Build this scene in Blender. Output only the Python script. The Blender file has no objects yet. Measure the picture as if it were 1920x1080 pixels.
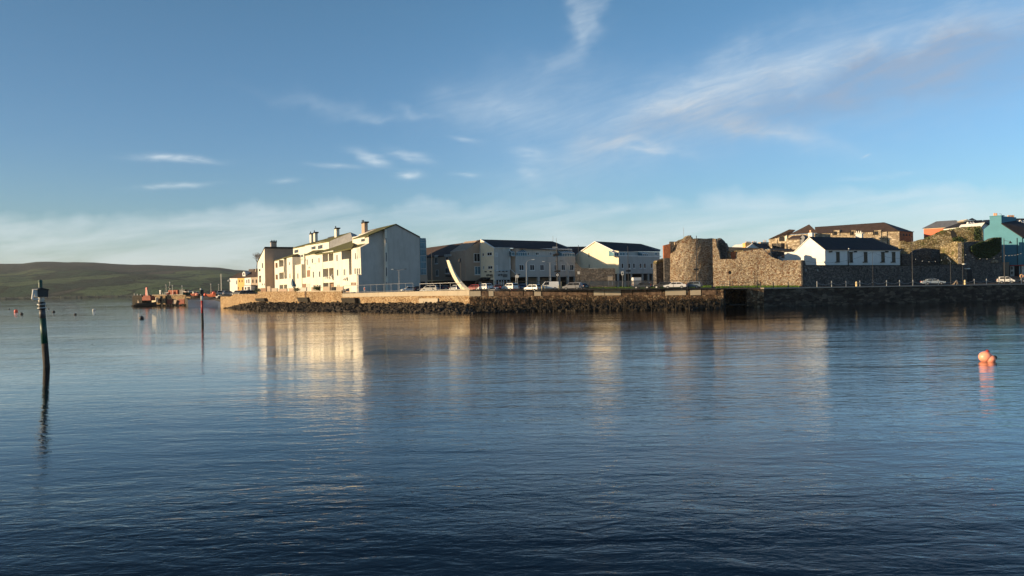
import bpy, bmesh, math, random
from mathutils import Vector, Matrix
random.seed(7)
R = math.radians
# ---------------------------------------------------------------- camera
F = 1440.0; ROLL = R(1.05); HC = 5.0
CR, SR = math.cos(ROLL), math.sin(ROLL)
scene = bpy.context.scene
cam_d = bpy.data.cameras.new('camera'); cam = bpy.data.objects.new('camera', cam_d)
scene.collection.objects.link(cam); scene.camera = cam
cam_d.sensor_width = 36; cam_d.lens = 36*F/1920; cam_d.clip_end = 20000; cam_d.clip_start = .1
m = Matrix.Identity(4)
m.col[0][:3] = (CR, 0, -SR); m.col[1][:3] = (SR, 0, CR); m.col[2][:3] = (0, -1, 0); m.col[3][:3] = (0, 0, HC)
cam.matrix_world = m
scene.render.resolution_x = 1024; scene.render.resolution_y = 576
# ---------------------------------------------------------------- light
SUN_AZ, SUN_EL = R(-102), R(10.5)
scene.view_settings.view_transform = 'Standard'; scene.view_settings.look = 'None'
scene.view_settings.exposure = 0.75; scene.view_settings.gamma = 1
SV = Vector((math.sin(SUN_AZ)*math.cos(SUN_EL), math.cos(SUN_AZ)*math.cos(SUN_EL), math.sin(SUN_EL)))
sl = bpy.data.lights.new('sun', 'SUN'); sl.energy = 5.0; sl.angle = R(.5); sl.color = (1, .74, .44)
so = bpy.data.objects.new('sun', sl); scene.collection.objects.link(so)
so.rotation_euler = SV.to_track_quat('Z', 'Y').to_euler(); so.location = (-60, 0, 60)

def N(nt, t, **kw):
    n = nt.nodes.new(t)
    for k, v in kw.items():
        if k[0] == 'i' and k[1:].isdigit(): n.inputs[int(k[1:])].default_value = v
        else: setattr(n, k, v)
    return n
def mth(nt, op, a, b=None, c=None, clamp=False):
    n = nt.nodes.new('ShaderNodeMath'); n.operation = op; n.use_clamp = clamp
    for i, v in enumerate((a, b, c)):
        if v is None: continue
        if isinstance(v, (int, float)): n.inputs[i].default_value = v
        else: nt.links.new(v, n.inputs[i])
    return n.outputs[0]
def ramp(nt, src, stops, interp='LINEAR'):
    n = nt.nodes.new('ShaderNodeValToRGB'); n.color_ramp.interpolation = interp
    el = n.color_ramp.elements
    while len(el) > 1: el.remove(el[-1])
    el[0].position = stops[0][0]; el[0].color = (*stops[0][1], 1)
    for p, c in stops[1:]:
        e = el.new(p); e.color = (*c, 1)
    nt.links.new(src, n.inputs[0]); return n.outputs[0]
def g3(v): return (v, v, v)
def mixc(nt, fac, a, b, mode='MIX'):
    n = nt.nodes.new('ShaderNodeMix'); n.data_type = 'RGBA'; n.blend_type = mode
    for i, v in ((0, fac), (6, a), (7, b)):
        if isinstance(v, (int, float)): n.inputs[i].default_value = v
        elif isinstance(v, tuple): n.inputs[i].default_value = (*v, 1)
        else: nt.links.new(v, n.inputs[i])
    return n.outputs[2]

# ---------------------------------------------------------------- sky
def make_world():
    w = bpy.data.worlds.new('World'); scene.world = w; w.use_nodes = True
    nt = w.node_tree; nt.nodes.clear(); L = nt.links.new
    out = N(nt, 'ShaderNodeOutputWorld'); bg = N(nt, 'ShaderNodeBackground')
    L(bg.outputs[0], out.inputs[0])
    sky = N(nt, 'ShaderNodeTexSky', sky_type='NISHITA', sun_disc=False)
    sky.sun_elevation = SUN_EL; sky.sun_rotation = SUN_AZ; sky.air_density = 1.0; sky.dust_density = .6; sky.ozone_density = 2.2; sky.altitude = 0
    bg.inputs[1].default_value = SKY_STRENGTH
    tc = N(nt, 'ShaderNodeTexCoord'); sp = N(nt, 'ShaderNodeSeparateXYZ'); L(tc.outputs['Generated'], sp.inputs[0])
    X, Y, Z = sp.outputs
    yy = mth(nt, 'MAXIMUM', Y, .02)
    U = mth(nt, 'DIVIDE', X, yy); V = mth(nt, 'DIVIDE', Z, yy)
    front = mth(nt, 'MULTIPLY', mth(nt, 'SUBTRACT', Y, .05), 6, clamp=True)
    def noise(su, sv, ang, detail=6, rough=.6, dist=0., off=(0, 0)):
        c, s = math.cos(ang), math.sin(ang)
        a = mth(nt, 'ADD', mth(nt, 'MULTIPLY', U, c*su), mth(nt, 'MULTIPLY', V, s*su))
        b = mth(nt, 'ADD', mth(nt, 'MULTIPLY', U, -s*sv), mth(nt, 'MULTIPLY', V, c*sv))
        cb = N(nt, 'ShaderNodeCombineXYZ'); L(mth(nt, 'ADD', a, off[0]), cb.inputs[0]); L(mth(nt, 'ADD', b, off[1]), cb.inputs[1])
        t = N(nt, 'ShaderNodeTexNoise'); t.inputs['Scale'].default_value = 1; t.inputs['Detail'].default_value = detail
        t.inputs['Roughness'].default_value = rough; t.inputs['Distortion'].default_value = dist
        L(cb.outputs[0], t.inputs['Vector']); return t.outputs[0]
    def px(x, y):
        u, v = (x-960)/F, (540-y)/F
        return u*CR+v*SR, v*CR-u*SR
    # small domain warp so that no cloud keeps the outline of an ellipse
    wv = noise(14, 14, 0, 3, .55, 0, (31, 7)); wu = noise(14, 14, 0, 3, .55, 0, (3, 77))
    WU = mth(nt, 'ADD', U, mth(nt, 'MULTIPLY', mth(nt, 'SUBTRACT', wu, .5), .10))
    WV = mth(nt, 'ADD', V, mth(nt, 'MULTIPLY', mth(nt, 'SUBTRACT', wv, .5), .06))
    FU = mth(nt, 'ADD', U, mth(nt, 'MULTIPLY', mth(nt, 'SUBTRACT', wu, .5), .03)); FV = mth(nt, 'ADD', V, mth(nt, 'MULTIPLY', mth(nt, 'SUBTRACT', wv, .5), .014))
    def blob(x, y, rx, ry, ang, st, fine=False):
        u0, v0 = px(x, y); rx /= F; ry /= F; a = R(ang); c, s = math.cos(a), math.sin(a)
        du = mth(nt, 'SUBTRACT', FU if fine else WU, u0); dv = mth(nt, 'SUBTRACT', FV if fine else WV, v0)
        p = mth(nt, 'ADD', mth(nt, 'MULTIPLY', du, c/rx), mth(nt, 'MULTIPLY', dv, s/rx))
        q = mth(nt, 'ADD', mth(nt, 'MULTIPLY', du, -s/ry), mth(nt, 'MULTIPLY', dv, c/ry))
        r2 = mth(nt, 'ADD', mth(nt, 'MULTIPLY', p, p), mth(nt, 'MULTIPLY', q, q))
        e = mth(nt, 'EXPONENT', mth(nt, 'MULTIPLY', r2, -1))
        return mth(nt, 'MULTIPLY', e, st)
    def total(lst, fine=False):
        t = None
        for b in lst:
            v = blob(*b, fine); t = v if t is None else mth(nt, 'ADD', t, v)
        return t
    # veil: large soft wisps, from lower left to upper right
    veil = total([(1790, 110, 330, 85, 12, .80), (1500, 150, 400, 70, 18, .50), (1250, 215, 270, 48, 26, .60), (1040, 200, 160, 70, 12, .30),
                  (1095, 30, 22, 60, -12, .55), (1060, 110, 80, 26, 35, .30), (1420, 240, 160, 18, -14, .55), (1200, 280, 90, 10, -6, .55),
                  (940, 205, 110, 26, -8, .3), (880, 170, 90, 40, 30, .18), (600, 200, 110, 14, -12, .20), (770, 210, 50, 8, -14, .4), (690, 220, 60, 8, 0, .2)])
    n1 = noise(4.2, 20, R(18), 8, .60, .9)
    n1 = ramp(nt, n1, [(.34, g3(0)), (.68, g3(1))])
    veil = mth(nt, 'MULTIPLY', veil, mth(nt, 'ADD', mth(nt, 'MULTIPLY', n1, .6), .44)); n3 = ramp(nt, noise(13, 70, R(15), 10, .72, 1.2, (2, 8)), [(.36, g3(.72)), (.64, g3(1.22))]); veil = mth(nt, 'MULTIPLY', veil, n3)
    # small bright cirrus flecks
    fl = total([(330, 298, 62, 6, -3, 1.1), (325, 348, 58, 4.5, 2, .8), (695, 297, 30, 9, -22, 1.0), (765, 294, 36, 9, -14, .8), (763, 328, 20, 7, -6, 1.3),
                (875, 327, 22, 4, 0, .9), (630, 310, 40, 4, -3, .5), (530, 340, 26, 4, 4, .4), (990, 290, 34, 12, -10, .6), (990, 322, 26, 14, -40, .5), (868, 261, 24, 5, -5, .5),
                (1440, 250, 90, 9, -10, .45), (1210, 283, 60, 6, -4, .5), (1620, 290, 10, 2, 20, .6), (1650, 330, 70, 5, 4, .35)], True)
    n2 = ramp(nt, noise(22, 90, R(-4), 6, .6, .3, (5, 2)), [(.3, g3(.05)), (.62, g3(1))])
    fl = mth(nt, 'MULTIPLY', fl, n2)
    # low bank just over the horizon
    vb = mth(nt, 'ADD', WV, mth(nt, 'MULTIPLY', U, -.012))
    band = mth(nt, 'MULTIPLY', ramp(nt, mth(nt, 'MULTIPLY', vb, 5), [(.05, g3(1)), (.40, g3(.8)), (.52, g3(.6)), (.60, g3(.0))]), 1)
    nb = ramp(nt, noise(4.5, 30, R(5), 7, .6, .5, (9, 4)), [(.34, g3(.10)), (.62, g3(1))])
    bank = mth(nt, 'MULTIPLY', band, mth(nt, 'ADD', mth(nt, 'MULTIPLY', nb, .85), .22))
    tot = mth(nt, 'MULTIPLY', mth(nt, 'ADD', mth(nt, 'ADD', veil, fl), bank), front)
    tot = mth(nt, 'MINIMUM', mth(nt, 'MULTIPLY', tot, .60), .8)
    grey = mth(nt, 'MULTIPLY', total([(1880, 120, 380, 90, 12, 1.1), (1560, 180, 280, 45, 16, .7), (1230, 235, 200, 40, 20, .5)]), 1, clamp=True)
    ccol = mixc(nt, grey, CLOUD_COL, CLOUD_GREY)
    deep = ramp(nt, Z, [(0, (.90, .86, .92)), (.05, (.84, .88, .95)), (.17, (.77, .85, .93)), (.34, (.72, .84, .84)), (.55, (.48, .58, .62)), (1, (.36, .44, .5))])
    tint = mixc(nt, 1.0, sky.outputs[0], SKY_TINT, 'MULTIPLY'); tint = mixc(nt, 1.0, tint, deep, 'MULTIPLY')
    side = mth(nt, 'ADD', 1.0, mth(nt, 'MULTIPLY', mth(nt, 'MINIMUM', X, 0), .52)); cs = N(nt, 'ShaderNodeCombineXYZ')
    for i in range(3): L(side, cs.inputs[i])
    tint = mixc(nt, 1.0, tint, cs.outputs[0], 'MULTIPLY')
    col = mixc(nt, tot, tint, ccol)
    L(col, bg.inputs[0])
SKY_STRENGTH = .115; SKY_TINT = (.84, 1.0, 1.14); CLOUD_COL = (4.3, 4.75, 5.0); CLOUD_GREY = (2.35, 2.35, 2.55)
make_world()

# ---------------------------------------------------------------- pixel -> world helpers
def ray(px, py):
    u, v = (px-960)/F, (540-py)/F
    return u*CR+v*SR, v*CR-u*SR        # x and z for one metre of depth (y)
REFY = 540            # picture columns are read at this row, so traced uprights stand truly vertical
def zat(py, X, D): return HC+D*((540-py)/F-X/D*SR)/CR
def P(px, py, D):
    X = ray(px, REFY)[0]*D; return Vector((X, D, zat(py, X, D)))
def XY(px, D, py=545): return Vector((ray(px, 540)[0]*D, D))
def Wd(px, py):                         # point of the water surface seen at a pixel
    rx, rz = ray(px, py); D = -HC/rz; return Vector((rx*D, D, 0))
def lerp(pts, x):
    if x <= pts[0][0]: return pts[0][1]
    for (a, b), (c, d) in zip(pts, pts[1:]):
        if x <= c: return b+(d-b)*(x-a)/(c-a)
    return pts[-1][1]
class PL:
    """a vertical plane through two ground points given as (pixel column, depth)"""
    def __init__(s, a, b):
        s.A = XY(*a); B = XY(*b); s.u = (B-s.A).normalized()
        n = Vector((s.u.y, -s.u.x))
        if n.dot(-s.A) < 0: n = -n
        s.n = n
    def pt(s, px, py, off=0.):
        rx = ray(px, REFY)[0]; d = (s.A.dot(s.n)+off)/(rx*s.n.x+s.n.y)
        return Vector((rx*d, d, zat(py, rx*d, d)))
    def n3(s): return Vector((s.n.x, s.n.y, 0))
    def u3(s): return Vector((s.u.x, s.u.y, 0))
def perp(pl, px, off=0., left=False):
    """plane perpendicular to pl through the point of pl at column px, running away from the camera"""
    q = PL.__new__(PL); a = pl.pt(px, 540, off); q.A = Vector((a.x, a.y)); q.u = -pl.n.copy()
    n = Vector((q.u.y, -q.u.x))
    if n.dot(-q.A) < 0: n = -n
    q.n = n; return q

class MB:
    def __init__(s): s.v = []; s.f = []
    def add(s, vs, fs):
        o = len(s.v); s.v += [tuple(v) for v in vs]; s.f += [tuple(i+o for i in f) for f in fs]; return s
    def loft(s, A, B):
        n = len(A)
        return s.add(list(A)+list(B), [tuple(range(n)), tuple(range(2*n-1, n-1, -1))]+[(i, (i+1) % n, (i+1) % n+n, i+n) for i in range(n)])
    def poly(s, pl, pts, f=0., b=-1.):
        A = [pl.pt(x, y, f) for x, y in pts]; d = pl.n3()*(b-f)
        return s.loft(A, [a+d for a in A])
    def rect(s, pl, x0, y0, x1, y1, f=0., b=-1.):
        ym = (y0+y1)/2; xm = (x0+x1)/2
        a = pl.pt(x0, ym, f); c = pl.pt(x1, ym, f); z1 = pl.pt(xm, y0, f).z; z0 = pl.pt(xm, y1, f).z
        A = [Vector((a.x, a.y, z0)), Vector((c.x, c.y, z0)), Vector((c.x, c.y, z1)), Vector((a.x, a.y, z1))]
        d = pl.n3()*(b-f); return s.loft(A, [q+d for q in A])
    def box(s, c, sz, rz=0., M=None):
        x, y, z = [k/2 for k in sz]; M = M or Matrix.Rotation(rz, 3, 'Z')
        A = [Vector(c)+M@Vector(p) for p in ((-x, -y, -z), (x, -y, -z), (x, y, -z), (-x, y, -z))]
        B = [Vector(c)+M@Vector(p) for p in ((-x, -y, z), (x, -y, z), (x, y, z), (-x, y, z))]
        return s.loft(A, B)
    def sheet(s, pts, th=.25):
        return s.loft(pts, [p-Vector((0, 0, th)) for p in pts])
    def tube(s, p0, p1, r0, r1=None, n=8):
        r1 = r0 if r1 is None else r1; p0 = Vector(p0); p1 = Vector(p1); d = (p1-p0).normalized()
        a = d.orthogonal().normalized(); b = d.cross(a)
        ring = lambda p, r: [p+(a*math.cos(2*math.pi*i/n)+b*math.sin(2*math.pi*i/n))*r for i in range(n)]
        return s.loft(ring(p0, r0), ring(p1, r1))
    def path(s, pts, r, n=6):
        for a, b in zip(pts, pts[1:]): s.tube(a, b, r, r, n)
        return s
    def ball(s, c, r, sc=(1, 1, 1), seg=12, rings=8, jit=0., M=None):
        c = Vector(c); vs = []; M = M or Matrix.Identity(3)
        for i in range(1, rings):
            t = math.pi*i/rings
            for j in range(seg):
                p = 2*math.pi*j/seg; k = 1+random.uniform(-jit, jit)
                vs.append(c+M@Vector((math.sin(t)*math.cos(p)*r*sc[0]*k, math.sin(t)*math.sin(p)*r*sc[1]*k, math.cos(t)*r*sc[2]*k)))
        vs += [c+M@Vector((0, 0, r*sc[2])), c-M@Vector((0, 0, r*sc[2]))]; T = len(vs)-2; fs = []
        for i in range(rings-2):
            for j in range(seg):
                fs.append((i*seg+j, i*seg+(j+1) % seg, (i+1)*seg+(j+1) % seg, (i+1)*seg+j))
        for j in range(seg):
            fs.append((T, (j+1) % seg, j)); fs.append((T+1, (rings-2)*seg+j, (rings-2)*seg+(j+1) % seg))
        return s.add(vs, fs)
    def lathe(s, c, prof, n=16, M=None):
        c = Vector(c); M = M or Matrix.Identity(3); vs = []
        for r, z in prof:
            for j in range(n):
                a = 2*math.pi*j/n; vs.append(c+M@Vector((r*math.cos(a), r*math.sin(a), z)))
        k = len(prof); fs = [tuple(range(n))[::-1], tuple(range((k-1)*n, k*n))]
        for i in range(k-1):
            for j in range(n): fs.append((i*n+j, i*n+(j+1) % n, (i+1)*n+(j+1) % n, (i+1)*n+j))
        return s.add(vs, fs)
    def build(s, name, mat, parent=None, smooth=False, bevel=0.):
        me = bpy.data.meshes.new(name)
        if parent is not None:
            o = Vector(parent['_o'])
        else:
            xs = [v[0] for v in s.v]; ys = [v[1] for v in s.v]; zs = [v[2] for v in s.v]
            o = Vector(((min(xs)+max(xs))/2, (min(ys)+max(ys))/2, min(zs)))
        me.from_pydata([tuple(Vector(v)-o) for v in s.v], [], s.f)
        bm = bmesh.new(); bm.from_mesh(me); bmesh.ops.recalc_face_normals(bm, faces=bm.faces); bm.to_mesh(me); bm.free()
        if smooth:
            for p in me.polygons: p.use_smooth = True
        me.materials.append(mat); ob = bpy.data.objects.new(name, me); scene.collection.objects.link(ob)
        ob['_o'] = tuple(o)
        if parent is not None: ob.parent = parent
        else: ob.location = o
        if bevel:
            b = ob.modifiers.new('bevel', 'BEVEL'); b.width = bevel; b.segments = 2; b.limit_method = 'ANGLE'
        return ob
def tag(o, label=None, cat=None, group=None, kind=None):
    if label: o['label'] = label
    if cat: o['category'] = cat
    if group: o['group'] = group
    if kind: o['kind'] = kind
    return o
def thing(name, label, cat, loc, group=None):
    o = bpy.data.objects.new(name, None); scene.collection.objects.link(o); o.location = loc; o.empty_display_size = .2
    o['_o'] = tuple(loc); return tag(o, label, cat, group)
def struct(name, mb, mat, **k): return tag(mb.build(name, mat, **k), kind='structure')

# ---------------------------------------------------------------- materials
def newmat(name):
    mt = bpy.data.materials.new(name); mt.use_nodes = True; nt = mt.node_tree
    return mt, nt, nt.nodes['Principled BSDF']
def objco(nt):
    t = N(nt, 'ShaderNodeTexCoord'); return t.outputs['Object']
def noi(nt, sc, det=4, rough=.55, vec=None, scl=(1, 1, 1), dist=0.):
    mp = N(nt, 'ShaderNodeMapping'); mp.inputs['Scale'].default_value = scl
    nt.links.new(vec or objco(nt), mp.inputs[0])
    t = N(nt, 'ShaderNodeTexNoise'); t.inputs['Scale'].default_value = sc; t.inputs['Detail'].default_value = det
    t.inputs['Roughness'].default_value = rough; t.inputs['Distortion'].default_value = dist
    nt.links.new(mp.outputs[0], t.inputs['Vector']); return t.outputs[0]
def bump(nt, b, h, st, dist=.1):
    n = N(nt, 'ShaderNodeBump'); n.inputs['Strength'].default_value = st; n.inputs['Distance'].default_value = dist
    nt.links.new(h, n.inputs['Height']); nt.links.new(n.outputs[0], b.inputs['Normal'])
def plain(name, c, rough=.6, metal=0., var=.12, sc=1.5, spec=.5, bmp=0.):
    mt, nt, b = newmat(name)
    n = noi(nt, sc, 5); lo = tuple(x*(1-var) for x in c); hi = tuple(min(1, x*(1+var)) for x in c)
    nt.links.new(ramp(nt, n, [(.3, lo), (.7, hi)]), b.inputs['Base Color'])
    b.inputs['Roughness'].default_value = rough; b.inputs['Metallic'].default_value = metal; b.inputs['Specular IOR Level'].default_value = spec
    if bmp: bump(nt, b, noi(nt, sc*6, 4), bmp)
    return mt
def stucco(name, c, stain=.25):
    mt, nt, b = newmat(name)
    n = noi(nt, .35, 6, .65); s = noi(nt, 1.2, 5, .7, None, (1, 1, .12)); f = noi(nt, 9, 3)
    a = ramp(nt, n, [(.3, tuple(x*.86 for x in c)), (.65, c)])
    st = ramp(nt, s, [(.50, g3(0)), (.78, g3(1))])
    d = mixc(nt, mth(nt, 'MULTIPLY', st, stain), a, tuple(x*k for x, k in zip(c, (.52, .50, .46))))
    nt.links.new(d, b.inputs['Base Color']); b.inputs['Roughness'].default_value = .85; b.inputs['Specular IOR Level'].default_value = .2
    bump(nt, b, f, .35, .03); return mt
def rubble(name, cols, scale=2.0, mortar=(.25, .2, .15), bs=1.0, flat=(1, 1, 1.5), dark=0., stain=None):
    mt, nt, b = newmat(name); oc = objco(nt)
    mp = N(nt, 'ShaderNodeMapping'); mp.inputs['Scale'].default_value = flat; nt.links.new(oc, mp.inputs[0])
    w = noi(nt, 1.6, 3, .5, oc); wv = N(nt, 'ShaderNodeVectorMath', operation='ADD'); nt.links.new(mp.outputs[0], wv.inputs[0])
    cb = N(nt, 'ShaderNodeCombineXYZ')
    for i in range(3): nt.links.new(mth(nt, 'MULTIPLY', w, .5), cb.inputs[i])
    nt.links.new(cb.outputs[0], wv.inputs[1])
    v1 = N(nt, 'ShaderNodeTexVoronoi'); v1.inputs['Scale'].default_value = scale; nt.links.new(wv.outputs[0], v1.inputs['Vector'])
    v2 = N(nt, 'ShaderNodeTexVoronoi', feature='DISTANCE_TO_EDGE'); v2.inputs['Scale'].default_value = scale; nt.links.new(wv.outputs[0], v2.inputs['Vector'])
    sp = N(nt, 'ShaderNodeSeparateColor'); nt.links.new(v1.outputs['Color'], sp.inputs[0])
    k = len(cols); col = ramp(nt, sp.outputs[0], [(i/k, c) for i, c in enumerate(cols)], 'CONSTANT')
    big = noi(nt, .22, 5, .6); fine = noi(nt, 7, 5, .7)
    col = mixc(nt, 1., col, ramp(nt, big, [(.3, g3(.66)), (.7, g3(1.2))]), 'MULTIPLY')
    col = mixc(nt, 1., col, ramp(nt, fine, [(.3, g3(.7)), (.7, g3(1.25))]), 'MULTIPLY')
    if stain is not None:
        s2 = noi(nt, .5, 6, .7); col = mixc(nt, mth(nt, 'MULTIPLY', ramp(nt, s2, [(.5, g3(0)), (.62, g3(1))]), .8), col, stain)
    mm = ramp(nt, v2.outputs['Distance'], [(.0, g3(1)), (.07, g3(0))])
    col = mixc(nt, mth(nt, 'MULTIPLY', mm, .85), col, mortar)
    nt.links.new(col, b.inputs['Base Color']); b.inputs['Roughness'].default_value = .92; b.inputs['Specular IOR Level'].default_value = .15
    h = mth(nt, 'ADD', mth(nt, 'MULTIPLY', ramp(nt, v2.outputs['Distance'], [(0, g3(0)), (.18, g3(1))]), .8), mth(nt, 'ADD', mth(nt, 'MULTIPLY', fine, .5), mth(nt, 'MULTIPLY', sp.outputs[1], .7)))
    bump(nt, b, h, bs, .16); return mt
def slate(name, c, c2=None, moss=0.):
    mt, nt, b = newmat(name); n = noi(nt, .8, 6, .7); z = noi(nt, 3., 3, .5, None, (.3, .3, 4))
    a = ramp(nt, n, [(.3, tuple(x*.6 for x in c)), (.7, tuple(x*1.35 for x in c))])
    a = mixc(nt, 1., a, ramp(nt, z, [(.35, g3(.75)), (.65, g3(1.2))]), 'MULTIPLY')
    if c2:
        a = mixc(nt, mth(nt, 'MULTIPLY', ramp(nt, noi(nt, .9, 6, .7), [(.5-moss*.25, g3(0)), (.58, g3(1))]), moss), a, c2)
    nt.links.new(a, b.inputs['Base Color']); b.inputs['Roughness'].default_value = .75; b.inputs['Specular IOR Level'].default_value = .3
    bump(nt, b, z, .5, .05); return mt
def glass(name, c=(.012, .014, .017), rough=.12):
    mt, nt, b = newmat(name); nt.links.new(ramp(nt, noi(nt, .9, 2), [(.35, c), (.65, tuple(x*2.2 for x in c))]), b.inputs['Base Color'])
    b.inputs['Roughness'].default_value = rough; b.inputs['Specular IOR Level'].default_value = .1; return mt
M = {}
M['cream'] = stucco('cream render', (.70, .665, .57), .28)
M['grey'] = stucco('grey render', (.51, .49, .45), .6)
M['beige'] = stucco('beige render with flank shade', (.43, .32, .24), .25)  # beige for chimneys and walls; on the flats' flanks it imitates shade
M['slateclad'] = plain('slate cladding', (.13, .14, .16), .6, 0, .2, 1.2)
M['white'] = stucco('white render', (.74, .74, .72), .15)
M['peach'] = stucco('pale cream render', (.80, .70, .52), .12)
M['yellow'] = stucco('yellow render', (.74, .44, .16), .1)
M['tan'] = stucco('tan render', (.42, .34, .26), .3)
M['teal'] = stucco('teal render', (.09, .25, .33), .08)
M['salmon'] = stucco('salmon red render', (.62, .17, .10), .1)
M['brown'] = plain('brown board', (.22, .13, .08), .8)
M['roof'] = slate('dark slate roof', (.022, .022, .026))
M['roofbrown'] = slate('brown slate roof', (.06, .042, .036), (.09, .06, .045), .5)
M['moss'] = slate('mossy roof tiles', (.085, .065, .03), (.10, .11, .022), .8)
M['glass'] = glass('dark window glass')
M['sky glass'] = glass('blue window glass', (.06, .12, .15), .04)
M['frame'] = plain('white window frame', (.72, .72, .70), .5)
M['greyframe'] = plain('pale blue grey frame', (.30, .40, .44), .45)
M['dark'] = plain('dark opening', (.012, .012, .014), .9)
M['slit'] = plain('brown red slit', (.13, .05, .025), .9)
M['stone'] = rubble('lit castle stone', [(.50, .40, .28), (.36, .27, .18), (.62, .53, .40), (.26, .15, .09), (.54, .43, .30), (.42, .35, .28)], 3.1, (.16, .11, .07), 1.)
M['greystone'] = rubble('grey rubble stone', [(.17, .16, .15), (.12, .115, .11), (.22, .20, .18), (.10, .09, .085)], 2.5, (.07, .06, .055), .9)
M['ruin'] = rubble('ruin stone', [(.36, .29, .17), (.26, .20, .11), (.44, .37, .24), (.18, .14, .07)], 1.5, (.10, .08, .05), 1., (1, 1, 1.4), 0, (.10, .11, .03))
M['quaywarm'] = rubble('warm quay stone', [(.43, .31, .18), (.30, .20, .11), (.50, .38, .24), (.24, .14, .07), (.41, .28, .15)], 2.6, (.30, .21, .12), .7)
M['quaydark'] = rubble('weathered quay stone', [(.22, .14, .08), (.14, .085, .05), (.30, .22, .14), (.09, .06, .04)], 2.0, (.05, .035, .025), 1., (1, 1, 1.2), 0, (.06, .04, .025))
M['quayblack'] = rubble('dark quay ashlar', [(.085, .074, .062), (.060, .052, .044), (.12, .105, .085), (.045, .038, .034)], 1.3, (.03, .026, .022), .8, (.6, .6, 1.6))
M['brick'] = rubble('red brick', [(.42, .13, .06), (.34, .10, .05), (.48, .18, .08)], 3.5, (.25, .16, .1), .4, (1, 1, 2.6))
M['concrete'] = stucco('pale concrete', (.42, .36, .27), .5)
M['concretedark'] = plain('stained concrete', (.125, .082, .055), .9, 0, .75, 1.6, .2, .6)
M['kerb'] = stucco('kerb stone', (.34, .31, .27), .4)
M['weed'] = plain('dark weed', (.022, .016, .009), .8, 0, .6, 1.3, .3, .8)
M['rock'] = plain('weed covered rock', (.036, .026, .015), .75, 0, .8, .9, .3, 1.)
M['rocklight'] = plain('bare grey boulder', (.16, .14, .10), .85, 0, .4, 1.3, .2, .8)
M['metal'] = plain('dark painted metal', (.03, .03, .033), .5, .2)
M['galv'] = plain('galvanised steel', (.32, .33, .34), .45, .5)
M['black'] = plain('black paint', (.012, .012, .014), .5)
M['timber'] = plain('dark wet timber', (.022, .018, .014), .7, 0, .4, 3, .4, .6)
M['green'] = plain('green paint', (.004, .05, .034), .5, 0, .5, 3.)
M['red'] = plain('red paint', (.38, .03, .025), .5, 0, .2)
M['whitep'] = plain('weathered white paint', (.62, .60, .55), .6, 0, .2, 2.)
M['orange'] = plain('orange plastic', (.85, .13, .06), .35, 0, .15, 3)
M['pinkor'] = plain('sun faded pink plastic', (.92, .33, .22), .35, 0, .2, 4)
M['rust'] = plain('rusty red steel', (.22, .045, .022), .75, 0, .4, 1.)
M['rustor'] = plain('orange container paint', (.36, .085, .035), .7, 0, .4, .8)
M['grass'] = plain('short grass', (.075, .13, .02), .9, 0, .45, .8, .2, .8)
M['asphalt'] = plain('asphalt', (.05, .048, .046), .9, 0, .25, .5, .2)
M['slip'] = plain('wet slipway concrete', (.045, .05, .06), .35, 0, .4, .25, .5)
M['ivy'] = plain('ivy leaves', (.035, .062, .015), .7, 0, .6, 3)
M['bark'] = plain('bark', (.10, .075, .055), .9)
M['blue'] = plain('blue canvas', (.03, .09, .16), .8, 0, .3)
M['rubber'] = plain('black tyre', (.015, .015, .015), .85)
M['duskpaint'] = plain('dull black paint', (.06, .06, .062), .55, 0, .4, 3.)
M['lamp'] = plain('lamp glass', (.6, .62, .6), .3)
M['yellowp'] = plain('cream bollard paint', (.62, .50, .27), .6)
M['pot'] = plain('clay chimney pot', (.62, .34, .18), .8)
_paint = {}
def paint(c):
    if c not in _paint: _paint[c] = plain('car paint', c, .25, .0, .04, 1, .7)
    return _paint[c]

# ---------------------------------------------------------------- windows
def window(parent, pl, x0, y0, x1, y1, off=0., fw=.07, bars=1, mat='frame', gl='glass', sill=False, name='window'):
    """a framed window: rim and mullions stand 8 cm proud, the pane is a sub-part behind the rim"""
    ym = (y0+y1)/2; xm = (x0+x1)/2
    a = pl.pt(x0, ym, off); c = pl.pt(x1, ym, off); z1 = pl.pt(xm, y0, off).z; z0 = pl.pt(xm, y1, off).z
    u = (c-a); u.z = 0; w = u.length; u.normalize(); n = pl.n3(); o = Vector((a.x, a.y, 0))
    def bx(mb, s0, s1, q0, q1, f, b):
        A = [o+u*s0+n*f+Vector((0, 0, q0)), o+u*s1+n*f+Vector((0, 0, q0)), o+u*s1+n*f+Vector((0, 0, q1)), o+u*s0+n*f+Vector((0, 0, q1))]
        mb.loft(A, [k+n*(b-f) for k in A])
    fr = MB(); fw = min(fw, w*.2)
    bx(fr, 0, fw, z0, z1, .08, -.05); bx(fr, w-fw, w, z0, z1, .08, -.05); bx(fr, fw, w-fw, z0, z0+fw, .08, -.05); bx(fr, fw, w-fw, z1-fw, z1, .08, -.05)
    for i in range(bars):
        s = w*(i+1)/(bars+1); bx(fr, s-fw*.45, s+fw*.45, z0+fw, z1-fw, .07, -.05)
    if sill: bx(fr, -.12, w+.12, z0-.14, z0-.003, .16, -.05)
    f = fr.build(name, M[mat], parent)
    g = MB(); bx(g, fw*.9, w-fw*.9, z0+fw*.9, z1-fw*.9, .02, -.04); g.build('pane', M[gl], f)
    return f
def door(parent, pl, x0, y0, x1, y1, off=0., mat='brown', name='door'):
    d = MB().rect(pl, x0, y0, x1, y1, off+.05, off-.05).build(name, M[mat], parent)
    return d
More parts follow.
